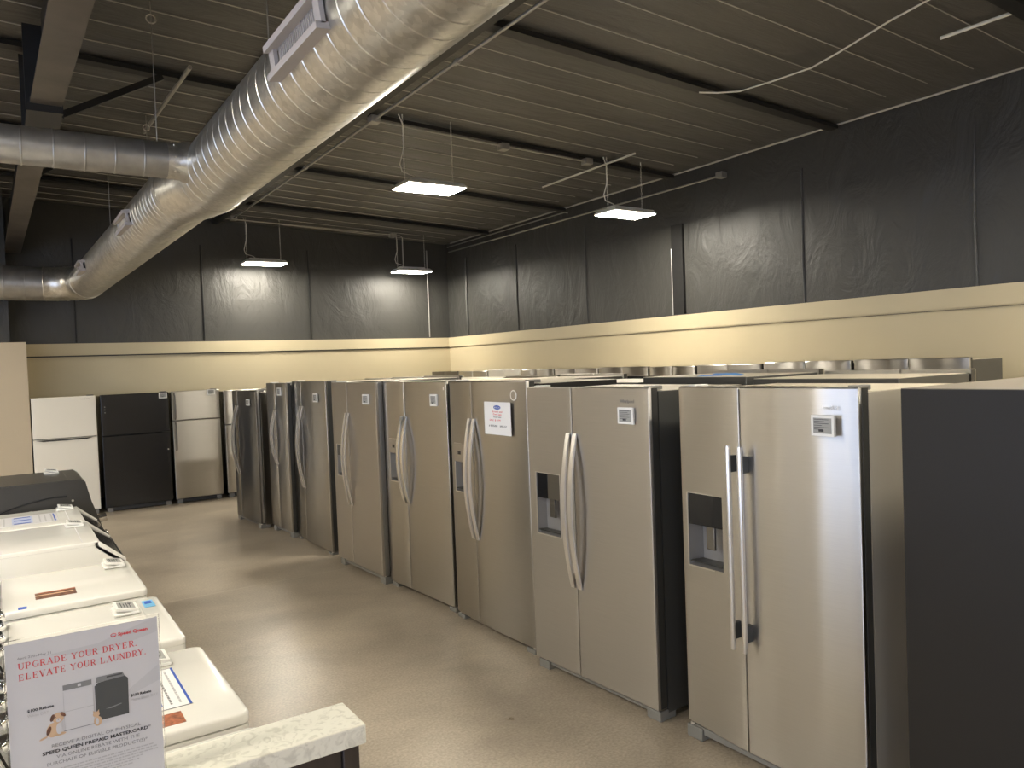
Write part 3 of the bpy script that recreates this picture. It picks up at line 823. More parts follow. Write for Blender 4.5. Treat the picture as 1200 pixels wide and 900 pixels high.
# refrigerators along the right wall, facing the middle row
yr = 3.085
cw = [1.00, .96, .86, .72, .90, .92, .80, .88, .92, .92]
cs = ['steel', 'steel_cool', 'steel_matte', 'steel', 'steel_shiny', 'steel_matte', 'steel', 'white_fridge', 'steel', 'steel_dark']
wd2 = {'steel': 'stainless', 'steel_cool': 'bright stainless', 'steel_matte': 'soft grey stainless', 'steel_shiny': 'glossy stainless', 'white_fridge': 'white', 'steel_dark': 'dark steel'}
ordn = ['first', 'second', 'third', 'fourth', 'fifth', 'sixth', 'seventh', 'eighth', 'ninth', 'tenth']
for i, W in enumerate(cw):
    zt = (1.822, 1.820, 1.808, 1.800, 1.806, 1.797, 1.803, 1.812, 1.795, 1.800)[i]
    sbs('refrigerator', '%s refrigerator against the right wall, %s from the camera' % (wd2[cs[i]], ordn[i]), (6.44, yr + W/2, 0), R90, W, .06, zt, W/2, 'arc', cs[i],
        ('case_grey' if i == 0 else 'case_dark') if cs[i] != 'white_fridge' else 'white_fridge', depth=.50 if i == 0 else .70, simple=True, group='right wall row of refrigerators')
    yr += W + .035
# blue tape stuck on a cabinet top
def tape(pts, z, label):
    o = MB().prism(pts, 'z', z, z+.0015).build('masking_tape', M['bluetape'], None, 0)
    tag(o, label, 'tape', 'blue tape strips')

# ---------------------------------------------------------------- top-freezer refrigerators on the back wall
def top_freezer(label, x0, x1, ztop, split, m_, case, style, yfront=12.25, depth=.62, hinge='kick', side=1):
    t = thing('refrigerator', label, 'refrigerator', ((x0+x1)/2, yfront, 0), 0)
    hw = (x1-x0)/2; th = .07; z0 = .07
    b_ = {'flat': .004, 'arc': .016}[style]
    prof = lambda x: b_*abs(x/hw)**3
    MB().box(-hw+.006, hw-.006, th+.012, th+depth, .03, ztop-.02, .005).build('cabinet', M[case], t, 20)
    MB().box(-hw+.02, hw-.02, th-.002, th+.014, z0+.01, ztop-.03).build('gasket', M['gasket'], t, 0)
    fz = door_mesh(-hw, hw, split+.005, ztop, th, prof).build('freezer_door', M[m_], t, 34)
    fd = door_mesh(-hw, hw, z0, split-.005, th, prof).build('door', M[m_], t, 34)
    MB().box(-hw+.03, hw-.03, .04, th+.04, .012, z0-.008).build('kick_grille', M['gasket'] if m_ != 'white_fridge' else M['white_shade'], t, 0)
    for a in (-1, 1):
        MB().box(a*(hw-.06)-.035, a*(hw-.06)+.035, .03, th+.05, 0, .06, .004).build('foot', M[hinge], t, 20)
    MB().box(side*(hw-.06)-.04, side*(hw-.06)+.04, .01, th+.07, ztop-.012, ztop+.012, .004).build('hinge_cover', M['edge'], t, 20)
    return t, fz, fd, prof, hw
t, fz, fd, prof, hw = top_freezer('white top-freezer refrigerator with pocket handle against the back wall', .333, 1.105, 1.672, 1.103, 'white_fridge', 'case_dark', 'flat')
MB().prism([(-hw+.03, 1.094), (hw-.05, 1.094), (hw-.13, 1.072), (-hw+.12, 1.072)], 'y', -.012, .006).build('pocket_handle', M['edge'], fd, 0)
text_mesh('logo', 'FRIGIDAIRE', .022, M['inkgrey'], fz, (hw-.13, -.001, 1.625), (1,0,0), (0,0,1), 'CENTER')
t, fz, fd, prof, hw = top_freezer('glossy black top-freezer refrigerator against the back wall', 1.165, 2.055, 1.672, 1.086, 'black_fridge', 'black_fridge', 'flat')
MB().cyl((hw-.035, .0, .83), (hw-.035, -.008, .83), .010, 10).build('handle_cap', M['handle'], fd, 40)
MB().box(hw-.10, hw-.01, -.003, .01, 1.082, 1.090).build('hinge_plate', M['edge'], fd, 0)
for z in (1.50, 1.46, 1.42): MB().cyl((-hw+.05, .0, z), (-hw+.05, -.006, z), .008, 8).build('handle_cap', M['kick'], fz, 40)
t, fz, fd, prof, hw = top_freezer('stainless top-freezer refrigerator beside the black one, handles on its left', 2.10, 2.775, 1.675, 1.238, 'steel', 'black_fridge', 'flat', hinge='kick')
for d_, za, zb_ in ((fz, 1.26, 1.64), (fd, .80, 1.21)):
    h = MB().sweep([(-hw+.035, -.012, za), (-hw+.035, -.045, za+.03), (-hw+.035, -.052, (za+zb_)/2), (-hw+.035, -.045, zb_-.03), (-hw+.035, -.012, zb_)], .011, 10)
    h.build('handle', M['steel_dark'], d_, 50)
t, fz, fd, prof, hw = top_freezer('rounded stainless top-freezer refrigerator partly hidden by the dark steel one', 2.845, 3.60, 1.652, 1.123, 'steel_cool', 'black_fridge', 'arc')

# ---------------------------------------------------------------- electronic price tags, notices
def shelf_tag(pos, ux, uy, w, h, label, group, stand=False, lines=6):
    """small electronic price tag lying on the plane ux (reading) / uy (up)"""
    ux = Vector(ux).normalized(); uy = Vector(uy).normalized(); n = ux.cross(uy)
    t = thing('price_tag', label, 'price tag', pos, 0, group)
    MB().obox(n*.006, ux, uy, n, w/2, h/2, .006).build('frame', M['tag'], t, 0)
    s_ = MB().obox(n*.0126, ux, uy, n, w/2*.80, h/2*.74, .0004).build('screen', M['epaper'], t, 0)
    ink = MB()
    rnd = random.Random(int(abs(pos[1])*1000))
    for k in range(lines):
        yy_ = h*.30 - k*h*.095
        L = w*(.30 + .3*rnd.random()) if k % 2 else w*.64
        ink.obox(n*.0134 + uy*yy_ + ux*(-w*.36 + L/2), ux, uy, n, L/2, h*.012, .0003)
    ink.obox(n*.0134 - uy*h*.24 - ux*w*.05, ux, uy, n, w*.11, h*.05, .0003)
    ink.build('print', M['ink'], s_, 0)
    return t
def on_front(k, y, z, w, h, label, xf, group='electronic price tags on the refrigerators', rot=0):
    return shelf_tag((xf, y, z), (-math.sin(rot), -math.cos(rot), 0), (0, 0, 1), w, h, label, group)
on_front(1, 1.913, 1.611, .112, .086, 'small electronic price tag on the refrigerator with straight bar handles', 2.806, rot=.09)
on_front(2, 3.062, 1.612, .115, .088, 'square electronic price tag on the flat-front refrigerator beside the dark cabinet side', 2.764, rot=-.048)
on_front(4, 5.325, 1.646, .10, .092, 'electronic price tag on the refrigerator with chrome handles', 2.812, rot=-.047)
on_front(5, 6.43, 1.637, .125, .088, 'electronic price tag on the refrigerator with slim bowed handles', 2.712, rot=-.03)
on_front(6, 7.835, 1.624, .125, .088, 'electronic price tag on the glossy refrigerator with tall handles', 2.742)
on_front(7, 8.87, 1.681, .11, .088, 'electronic price tag on the refrigerator with short curved handles', 2.678, rot=-.045)
on_front(8, 9.70, 1.545, .12, .075, 'electronic price tag on the dark steel refrigerator at the end of the row', 2.536, rot=-.05)
shelf_tag((1.98, 12.248, 1.625), (1,0,0), (0,0,1), .11, .08, 'white electronic price tag on the black refrigerator', 'electronic price tags on the refrigerators')
shelf_tag((2.655, 12.248, 1.64), (1,0,0), (0,0,1), .11, .08, 'white electronic price tag on the stainless refrigerator beside the black one', 'electronic price tags on the refrigerators')
# small label and badges
d4 = [c for c in fr[4].children if c.name.startswith('door')][1]
MB().box(.43, .50, .0035, .0045, 1.725, 1.750).build('label', M['tag'], d4, 0)
d3 = [c for c in fr[3].children if c.name.startswith('door')][1]
ringp = [(.375 + .032*math.cos(2*PI*k/20), .0125, 1.700 + .032*math.sin(2*PI*k/20)) for k in range(20)]
MB().sweep(ringp, .004, 6, closed=True).build('badge', M['tag'], d3, 50)
# sheet of paper on the third refrigerator
pn = thing('paper_notice', 'white sheet with blue oval mark and handwriting on a refrigerator door', 'notice', (2.797, 4.395, 1.541), 0)
MB().box(-.0008, .0008, -.165, .165, -.112, .112).build('sheet', M['paper'], pn, 0)
ov = [(-.0015, .045*math.cos(2*PI*k/24), .075 + .014*math.sin(2*PI*k/24)) for k in range(24)]
o_ = MB(); o_.poly(ov); o_.build('oval_mark', M['blue'], pn, 0)
text_mesh('mark_text', 'BOSCH', .016, M['tag'], pn, (-.002, 0, .069), (0,-1,0), (0,0,1), 'CENTER', sx=1.3)
text_mesh('red_text', 'Scratch and\nDent Sale', .018, M['red'], pn, (-.0012, 0, .040), (0,-1,0), (0,0,1), 'CENTER', sx=1.5)
text_mesh('hand_text', 'Final Sale', .017, M['inkgrey'], pn, (-.0012, 0, .004), (0,-1,0), (0,0,1), 'CENTER', sx=1.6)
text_mesh('red_note', 'SALE  $ 1199', .017, M['red'], pn, (-.0012, .10, -.018), (0,-1,0), (0,0,1), 'LEFT', sx=1.5)
text_mesh('hand_text', '6 8705001   3955.57', .018, M['ink'], pn, (-.0012, 0, -.058), (0,-1,0), (0,0,1), 'CENTER', sx=1.5)
tape([(3.78, 3.50), (3.96, 3.62), (3.86, 3.36)], 1.7798, 'small blue tape triangle on a refrigerator top')
tape([(3.90, 3.24), (4.12, 3.40), (4.42, 3.72), (4.36, 3.86), (4.10, 3.66)], 1.7798, 'larger blue tape strip on a refrigerator top')

# ---------------------------------------------------------------- washing machines
RW = PI/2
def rrect(x0, x1, y0, y1, r, n=5):
    out = []
    for cx, cy, a0 in ((x1-r, y1-r, 0), (x0+r, y1-r, 90), (x0+r, y0+r, 180), (x1-r, y0+r, 270)):
        for k in range(n+1):
            a = math.radians(a0 + 90*k/n); out.append((cx + r*math.cos(a), cy + r*math.sin(a)))
    return out
def washer_body(t, W, D, z1, m_='white'):
    MB().prism(rrect(-W/2, W/2, 0, D, .022), 'z', .03, z1).build('body', M[m_], t, 32)
    for a in (-1, 1):
        for q in (.06, D-.06):
            MB().cyl((a*(W/2-.06), q, 0), (a*(W/2-.06), q, .035), .022, 12).build('foot', M['black'], t, 40)
def slab(mb, x0, x1, y0, y1, z0, z1, r=.025, e=.010):
    """lid with softened rim"""
    b = mb.bm
    levels = [(z0, 0), (z1-e, 0), (z1-e*.35, e*.3), (z1, e)]
    rings = [[b.verts.new((x, y, z)) for x, y in rrect(x0+i, x1-i, y0+i, y1-i, r)] for z, i in levels]
    n = len(rings[0])
    for A, B in zip(rings, rings[1:]):
        for k in range(n): mb.face([A[k], A[(k+1)%n], B[(k+1)%n], B[k]])
    mb.face(rings[0][::-1]); mb.face(rings[-1])
    return mb
def console(t, W, D, z, knobs=4):
    """control console at the rear with chrome knobs"""
    y0 = D - .115
    MB().prism([(y0, z), (D, z), (D, z+.165), (y0+.075, z+.165), (y0+.055, z+.155)], 'x', -W/2+.004, W/2-.004).build('console', M['white'], t, 30)
    # fascia on the sloping face
    a = Vector((0, y0+.002, z+.014)); b_ = Vector((0, y0+.052, z+.146)); d = (b_-a); L = d.length; d.normalize(); n = Vector((0, -d.z, d.y))
    c = (a+b_)/2
    f = MB().obox(c + n*.002, (1,0,0), d, n, W/2-.03, L/2, .003).build('fascia', M['black_gloss'], t, 0)
    e = MB(); e.obox(c + n*.004 - d*(L/2), (1,0,0), d, n, W/2-.025, .004, .005); e.obox(c + n*.004 + d*(L/2), (1,0,0), d, n, W/2-.025, .004, .005)
    e.build('chrome_trim', M['chrome'], f, 0)
    for k in range(knobs):
        x = -W/2 + .10 + (W-.20)*k/max(1, knobs-1); r = .034 if k == knobs-1 else .022
        p = c + Vector((x, 0, 0)) + n*.004
        kb = MB().sweep([p, p+n*.006, p+n*.024, p+n*.027], [r*1.15, r, r*.85, r*.7], 18).build('knob', M['chrome'], t, 40)
def sticker(parent, name, x0, x1, y0, y1, z, m_):
    return MB().box(x0, x1, y0, y1, z, z+.0008).build(name, M[m_], parent, 0)
def toploader(label, y0, y1, xfront, ztop, full=True, name='washing_machine'):
    W = y1-y0; D = .68
    t = thing(name, label, 'washer', (xfront, (y0+y1)/2, 0), RW)
    zb = ztop - .034
    washer_body(t, W, D, zb)
    if full:
        lid = slab(MB(), -W/2+.002, W/2-.002, -.004, D-.122, zb+.004, ztop, .03, .008).build('lid', M['white'], t, 40)
    else:
        slab(MB(), -W/2, W/2, -.002, D-.10, zb+.001, ztop-.006, .03, .010).build('top_deck', M['white'], t, 40)
        lid = slab(MB(), -W/2+.04, W/2-.04, .085, D-.125, ztop-.007, ztop, .02, .005).build('lid', M['white'], t, 40)
    console(t, W, D, zb)
    return t, lid, W, D
# local x -> world +y ; local y -> world -x
def wl(xfront, yc, X, Y): return (Y-yc, xfront-X)     # world (X,Y) to local (x,y)

# peeping out behind the counter
toploader('white machine top peeping out between the marble counter and the next washer', 1.62, 2.205, .560, .925)
# 1
t, lid, W, D = toploader('white top-load washer with blue-framed sheet on its lid, next to the marble counter', 2.235, 2.905, .548, .952)
z = .952; yc = (2.235+2.905)/2
def L(X, Y, xf=.548, yc_=None): return (Y-yc_, xf-X)
def patch(parent, name, X0, X1, Y0, Y1, z, m_, xf, yc_):
    a = wl(xf, yc_, X0, Y0); b_ = wl(xf, yc_, X1, Y1)
    return sticker(parent, name, min(a[0], b_[0]), max(a[0], b_[0]), min(a[1], b_[1]), max(a[1], b_[1]), z, m_)
s_ = patch(lid, 'instruction_sheet', .16, .428, 2.40, 2.735, z, 'paper', .548, yc)
patch(s_, 'border', .420, .427, 2.40, 2.735, z+.0009, 'blue', .548, yc)
patch(s_, 'border', .16, .428, 2.398, 2.401, z+.0009, 'inkgrey', .548, yc)
patch(s_, 'border', .16, .428, 2.733, 2.736, z+.0009, 'inkgrey', .548, yc)
for i, (X, m_) in enumerate(((.40, 'inklight'), (.375, 'inkgrey'), (.345, 'blue'), (.315, 'inkgrey'), (.285, 'inkgrey'), (.255, 'inkgrey'), (.225, 'inkgrey'))):
    ln = MB(); rnd = random.Random(i); Y = 2.43
    while Y < 2.71:
        w_ = .008 + .018*rnd.random()
        a = wl(.548, yc, X-(.003 if m_ != 'blue' else .006), Y); b_ = wl(.548, yc, X+(.003 if m_ != 'blue' else .006), min(Y+w_, 2.715))
        ln.box(min(a[0], b_[0]), max(a[0], b_[0]), min(a[1], b_[1]), max(a[1], b_[1]), z+.0009, z+.0014); Y += w_ + .005
    ln.build('printed_line', M[m_], s_, 0)
p_ = patch(lid, 'photo_card', .20, .388, 2.285, 2.368, z, 'rustprint', .548, yc)
patch(p_, 'photo_dark_area', .20, .32, 2.287, 2.325, z+.0009, 'brownprint', .548, yc)
# 2
t, lid, W, D = toploader('white top-load washer with small light blue label on its front edge, behind the standing sign', 3.055, 3.720, .533, .950, full=False)
yc = (3.055+3.720)/2
bs = patch(t, 'energy_label', .462, .505, 3.545, 3.655, .945, 'skyblue', .533, yc)
patch(bs, 'label_print', .470, .497, 3.60, 3.64, .9459, 'blue', .533, yc)
# 3
t, lid, W, D = toploader('white top-load washer with brown photo strip on its lid', 3.835, 4.520, .513, .950)
yc = (3.835+4.520)/2; z = .950
ps = patch(lid, 'photo_card', .085, .245, 3.985, 4.10, z, 'brownprint', .513, yc)
patch(ps, 'photo_pale_area', .085, .235, 4.04, 4.055, z+.0009, 'tan', .513, yc)
patch(ps, 'photo_rust_area', .10, .245, 4.08, 4.098, z+.0009, 'rustprint', .513, yc)
patch(lid, 'blue_sticker', .018, .050, 3.86, 3.90, z, 'blue', .513, yc)
# 4, 5: front-control machines with a sloping dark fascia
def sloped(label, y0, y1, ztop, xfront, xbreak, zlow):
    W = y1-y0; D = .70; yb = xfront - xbreak
    t = thing('washing_machine', label, 'washer', (xfront, (y0+y1)/2, 0), RW)
    prof = [(0, .03), (D, .03), (D, ztop-.022), (yb+.01, ztop-.022), (.012, zlow-.010), (0, zlow-.03)]
    MB().prism(prof, 'x', -W/2, W/2).build('body', M['white'], t, 25)
    for a in (-1, 1):
        MB().cyl((a*(W/2-.06), .06, 0), (a*(W/2-.06), .06, .035), .022, 12).build('foot', M['black'], t, 40)
        MB().cyl((a*(W/2-.06), D-.06, 0), (a*(W/2-.06), D-.06, .035), .022, 12).build('foot', M['black'], t, 40)
        # raised white side cheeks framing the dark slope
        MB().prism([(yb+.02, ztop-.03), (yb+.02, ztop-.004), (yb, ztop), (.004, zlow+.004), (0, zlow-.02), (.02, zlow-.03)], 'x', a*W/2 - (.012 if a > 0 else 0), a*W/2 + (0 if a > 0 else .012)).build('side_cheek', M['white'], t, 25)
    lid = slab(MB(), -W/2, W/2, yb-.004, D, ztop-.021, ztop, .008, .006).build('lid', M['white'], t, 40)
    MB().box(-W/2+.02, W/2-.02, yb+.075, yb+.079, ztop, ztop+.0008).build('lid_seam', M['printshade'], lid, 0)
    a = Vector((0, .010, zlow-.008)); b_ = Vector((0, yb+.004, ztop-.022)); d = b_-a; Ls = d.length; d.normalize(); n = Vector((0, -d.z, d.y))
    MB().obox((a+b_)/2 + n*.004, (1,0,0), d, n, W/2-.014, Ls/2-.004, .003).build('control_fascia', M['black_gloss'], t, 0)
    MB().obox(a + n*.006 + d*.004, (1,0,0), d, n, W/2-.013, .004, .004).build('chrome_trim', M['chrome'], t, 0)
    return t, lid
t, lid4 = sloped('tall white washer with sloping dark control strip and bare lid, its side showing', 4.700, 5.405, 1.036, .533, .405, .925)
t, lid5 = sloped('white washer with sloping dark control strip and blue printed sheet on top', 5.440, 6.100, 1.036, .525, .398, .925)
yc = (5.44+6.10)/2; xf = .525; z = 1.036
q = patch(lid5, 'instruction_sheet', -.06, .265, 5.56, 5.93, z, 'printwhite', xf, yc)
for i, (X, m_) in enumerate(((.25, 'blue'), (.235, 'inklight'), (.20, 'inklight'), (.17, 'inklight'), (-.02, 'inklight'))):
    patch(q, 'printed_line', X-.005, X+.003, 5.60, 5.89, z+.0009, m_, xf, yc)
patch(q, 'blue_panel', .02, .13, 5.62, 5.88, z+.0009, 'paleblue', xf, yc)
for Y in (5.63, 5.75, 5.86): patch(q, 'blue_band', .03, .12, Y-.012, Y+.012, z+.0018, 'blue', xf, yc)
# 6: big dark machine with rounded front
def dark_washer():
    y0, y1 = 6.20, 6.92; W = y1-y0; xfront = .600; ztop = 1.205; D = .80
    t = thing('washing_machine', 'large charcoal washer with rounded front, farthest in the laundry row', 'washer', (xfront, (y0+y1)/2, 0), RW)
    prof = [(.02, .03), (D, .03), (D, ztop-.012), (D-.02, ztop), (.175, ztop), (.148, ztop-.004), (.130, ztop-.018), (.118, ztop-.075),
            (.098, ztop-.16), (.072, ztop-.24), (.045, ztop-.33), (.022, ztop-.42), (.006, ztop-.52), (0, ztop-.62), (0, .06)]
    MB().prism(prof, 'x', -W/2, W/2).build('body', M['charcoal'], t, 25)
    MB().box(-W/2, W/2, .155, D-.02, ztop, ztop+.004, .002).build('top_panel', M['charcoal'], t, 20)
    MB().box(-W/2+.02, W/2-.02, .232, .235, ztop+.004, ztop+.0055).build('top_seam', M['kick'], t, 0)
    for a in (-1, 1):
        for q in (.07, D-.07): MB().cyl((a*(W/2-.06), q, 0), (a*(W/2-.06), q, .035), .022, 12).build('foot', M['black'], t, 40)
    # pressed arch on the side panel and trim arc below it
    pts = []; p2 = []
    for i in range(21):
        s_ = i/20; y = .25 + .50*s_
        pts.append((-W/2-.001, y, ztop-.105 - .11*max(0, s_-.10)**1.7*1.2))
        p2.append((-W/2-.001, y + .06, ztop-.165 - .12*s_**1.5))
    MB().sweep(pts, .006, 6).build('pressed_arch', M['black'], t, 60)
    MB().sweep(p2[6:], .005, 6).build('trim_arc', M['kick'], t, 60)
    MB().cyl((-W/2, .215, ztop-.14), (-W/2-.006, .215, ztop-.14), .008, 10).build('screw', M['handle'], t, 40)
    # round front door with chrome ring, and dial
    n = 40
    ring = [(.0 + .20*math.cos(2*PI*k/n), -.012, .55 + .20*math.sin(2*PI*k/n)) for k in range(n)]
    d_ = MB().sweep([(0, .03, .55), (0, -.02, .55), (0, -.045, .55)], [.20, .19, .12], 40).build('door', M['black_gloss'], t, 30)
    MB().sweep(ring, .018, 10, closed=True).build('chrome_ring', M['chrome'], d_, 60)
    MB().box(-W/2+.03, -W/2+.20, .022, .07, ztop-.46, ztop-.40, .008).build('drawer_handle', M['chrome'], t, 30)
    kn = Vector((-W/2+.06, .055, ztop-.30)); MB().sweep([kn, kn+Vector((0,-.05,.01))], .03, 20).build('knob', M['chrome'], t, 40)
dark_washer()
# price tags lying on the machines
grp = 'electronic price tags on the laundry machines'
def flat_tag(X, Y, z, w, h, rot, label, st=True):
    ux = Vector((math.sin(rot), math.cos(rot), 0)); uy = Vector((-math.cos(rot), math.sin(rot), 0))
    # tilted a little towards the aisle
    tl = .16
    uy = Vector((uy.x*math.cos(tl), uy.y*math.cos(tl), math.sin(tl)))
    t = thing('price_tag', label, 'price tag', (X, Y, z), 0, grp)
    n = ux.cross(uy); c = n*.010 + Vector((0, 0, .010))
    MB().box(-h/2-.006, h/2+.006, -w/2-.006, w/2+.006, 0.0, .010, .003).build('base', M['tag'], t, 20)
    MB().obox(c, ux, uy, n, w/2, h/2, .005).build('frame', M['tag'], t, 0)
    s_ = MB().obox(c + n*.0055, ux, uy, n, w/2*.78, h/2*.74, .0004).build('screen', M['epaper'], t, 0)
    ink = MB()
    for k in range(4): ink.obox(c + n*.0062 + uy*(h*.22 - k*h*.13) - ux*w*.08*(k % 2), ux, uy, n, w*(.30 - .06*(k % 2)), h*.018, .0003)
    ink.obox(c + n*.0062 - uy*h*.18 + ux*w*.22, ux, uy, n, w*.06, h*.07, .0003)
    ink.build('print', M['ink'], s_, 0)
flat_tag(.385, 2.825, .9535, .115, .085, 0, 'electronic price tag on the washer lid with the blue-framed sheet')
flat_tag(.385, 3.520, .9525, .120, .085, 0, 'electronic price tag just above the standing sign, beside the light blue label')
flat_tag(.440, 4.425, .9525, .120, .085, 0, 'electronic price tag on the washer with the brown photo strip')
flat_tag(.330, 5.300, 1.0375, .115, .085, 0, 'electronic price tag on the bare-lidded washer with sloping strip')
flat_tag(.325, 6.020, 1.0375, .115, .085, 0, 'electronic price tag beside the blue printed sheet')
flat_tag(.290, 6.800, 1.209, .120, .085, 0, 'electronic price tag on the charcoal washer')

# ---------------------------------------------------------------- counter and standing sign
ct = thing('counter', 'narrow counter with cream marble top on dark wood', 'counter', (0, 0, 0))
MB().box(-1.6, .583, 1.455, 1.583, 1.160, 1.200, .003).build('marble_top', M['marble'], ct, 20)
cp = MB().box(-1.59, .535, 1.475, 1.570, .0, 1.160).build('wood_panel', M['wood'], ct, 0)
MB().box(.537, .572, 1.468, 1.576, .0, 1.160, .003).build('end_post', M['wood'], ct, 20)

SG_Y = 1.500
sg = thing('standing_sign', 'white printed sign in a clear stand on the marble counter', 'sign', (.0995, SG_Y, 1.200), math.radians(-1.0))
HW, HH = .1145, .2915
SLs = 0.0
acr, nt_, b__ = new_mat('clear_acrylic')
b__.inputs['Base Color'].default_value = (1, 1, 1, 1); b__.inputs['Transmission Weight'].default_value = 1.0
b__.inputs['Roughness'].default_value = 0.02; b__.inputs['IOR'].default_value = 1.2
MB().box(-HW, HW, -.0008, .0008, .004, HH-.003).build('printed_sheet', M['printwhite'], sg, 0)
ah = MB(); ah.box(-HW-.003, HW+.003, .0012, .004, 0, HH+.002); ah.box(-HW-.003, HW+.003, .004, .055, 0, .003)
ah.box(-HW-.003, -HW-.001, -.0024, .0012, 0, HH+.002); ah.box(HW+.001, HW+.003, -.0024, .0012, 0, HH+.002)
ah.build('acrylic_holder', acr, sg, 0)
SX = (1, 0, 0); SZ = (0, 0, 1); ys = -.0012

# serif capitals drawn stroke by stroke
TH, TN, SR = .17, .075, .17
def glyph(ch):
    Q = []
    def V(x, y0, y1, t=TH, a=True, b=True):
        Q.append([(x-t/2, y0), (x+t/2, y0), (x+t/2, y1), (x-t/2, y1)])
        if a: Q.append([(x-SR, y0), (x+SR, y0), (x+SR, y0+.06), (x-SR, y0+.06)])
        if b: Q.append([(x-SR, y1-.06), (x+SR, y1-.06), (x+SR, y1), (x-SR, y1)])
    def H(x0, x1, y, t=TN): Q.append([(x0, y-t/2), (x1, y-t/2), (x1, y+t/2), (x0, y+t/2)])
    def D(x0, y0, x1, y1, t): Q.append([(x0-t/2, y0), (x0+t/2, y0), (x1+t/2, y1), (x1-t/2, y1)])
    def S(x, y, w=SR): Q.append([(x-w, y), (x+w, y), (x+w, y+.06), (x-w, y+.06)])
    def A(cx, cy, rx, ry, a0, a1, th=TH, tn=TN):
        n = 14
        for i in range(n):
            p = []
            for k, sgn in ((i, 1), (i+1, 1), (i+1, -1), (i, -1)):
                a = math.radians(a0 + (a1-a0)*k/n); c = abs(math.cos(a)); t = tn + (th-tn)*c*c
                p.append((cx + (rx + sgn*t/2 - t/2*0)*math.cos(a), cy + (ry + sgn*t/2)*math.sin(a)))
            Q.append(p)
    if ch == 'U': V(.22, .34, 1, TH, False, True); V(.80, .34, 1, TN, False, True); A(.51, .36, .29, .32, 180, 360, TH*.8)
    elif ch == 'P': V(.24, 0, 1); H(.2, .52, .96); H(.2, .52, .47); A(.52, .715, .20, .245, -90, 90)
    elif ch == 'R': V(.24, 0, 1); H(.2, .52, .96); H(.2, .52, .49); A(.52, .725, .19, .235, -90, 90); D(.80, 0, .48, .49, TH); S(.84, 0, .12)
    elif ch == 'G': A(.50, .5, .37, .46, 50, 325); V(.80, .08, .44, TH, False, True)
    elif ch == 'A': D(.12, 0, .46, 1, TN); D(.82, 0, .48, 1, TH); H(.25, .68, .33, .06); S(.12, 0, .14); S(.82, 0, .16)
    elif ch == 'D': V(.24, 0, 1); H(.2, .46, .96); H(.2, .46, .04); A(.46, .5, .34, .46, -90, 90)
    elif ch == 'E': V(.24, 0, 1); H(.2, .74, .96); H(.2, .60, .51); H(.2, .76, .04); Q.append([(.70, .74), (.76, .74), (.76, 1), (.70, 1)]); Q.append([(.73, 0), (.79, 0), (.79, .28), (.73, .28)]); Q.append([(.57, .38), (.62, .38), (.62, .64), (.57, .64)])
    elif ch == 'Y': D(.45, .46, .14, 1, TH); D(.45, .46, .80, 1, TN); V(.45, 0, .5, TH, True, False); S(.14, .94, .15); S(.80, .94, .13)
    elif ch == 'O': A(.50, .5, .36, .46, 0, 360)
    elif ch == 'L': V(.24, 0, 1); H(.2, .74, .04); Q.append([(.70, 0), (.77, 0), (.77, .30), (.70, .30)])
    elif ch == 'V': D(.48, 0, .14, 1, TH); D(.48, 0, .82, 1, TN); S(.14, .94, .15); S(.82, .94, .13)
    elif ch == 'T': V(.47, 0, 1, TH, True, False); H(.10, .84, .96); Q.append([(.08, .72), (.14, .72), (.14, 1), (.08, 1)]); Q.append([(.80, .72), (.86, .72), (.86, 1), (.80, 1)])
    elif ch == 'N': V(.20, 0, 1, TN); V(.80, 0, 1, TN, False, True); D(.80, 0, .20, 1, TH)
    elif ch == '.': Q.append([(.10, 0), (.26, 0), (.26, .16), (.10, .16)])
    return Q
def serif_line(txt, x0, x1, z, h, material, parent):
    adv = {'.': .36, ' ': .52}
    tot = sum(adv.get(c, 1.0) for c in txt); k = (x1-x0)/tot; x = x0; mb = MB(); j = 0
    for c in txt:
        for q in glyph(c):
            j += 1; yy_ = ys - .0001*(j % 5)
            mb.poly([(x + p[0]*k, yy_, z + p[1]*h) for p in q])
        x += adv.get(c, 1.0)*k
    return mb.build('headline', material, parent, 0)
def zt(f): return HH*(1-f)
serif_line('UPGRADE YOUR DRYER.', -.098, .080, zt(.163), .0108, M['red'], sg)
serif_line('ELEVATE YOUR LAUNDRY.', -.098, .094, zt(.226), .0108, M['red'], sg)
fit_text('date_line', 'April 27th-May 31', -.098, -.050, zt(.105), .0042, ys, M['inkgrey'], sg)
fit_text('logo', 'Speed Queen', .051, .098, zt(.080), .0058, ys, M['red'], sg, bold=.035)
lg = MB()
lg.sweep([(.044 + .0042*math.cos(2*PI*k/14), ys, zt(.070) + .0026*math.sin(2*PI*k/14)) for k in range(14)], .0005, 4, closed=True)
lg.poly([(.0405, ys, zt(.083)), (.0475, ys, zt(.083)), (.0475, ys, zt(.079)), (.0405, ys, zt(.079))])
lg.build('logo_mark', M['red'], sg, 0)
def flat(name, pts, m_, yo=0.0):
    mb = MB(); mb.poly([(x, ys+.0003+yo, z) for x, z in pts]); return mb.build(name, M[m_], sg, 0)
# soft folds of the pictured backdrop
flat('backdrop_fold', [(.02, zt(.10)), (.1135, zt(.005)), (.1135, zt(.10)), (.04, zt(.15)), (-.03, zt(.13)), (-.06, zt(.11))], 'printshade')
flat('backdrop_fold', [(.062, zt(.42)), (.1135, zt(.30)), (.1135, zt(.40)), (.062, zt(.46))], 'printshade')
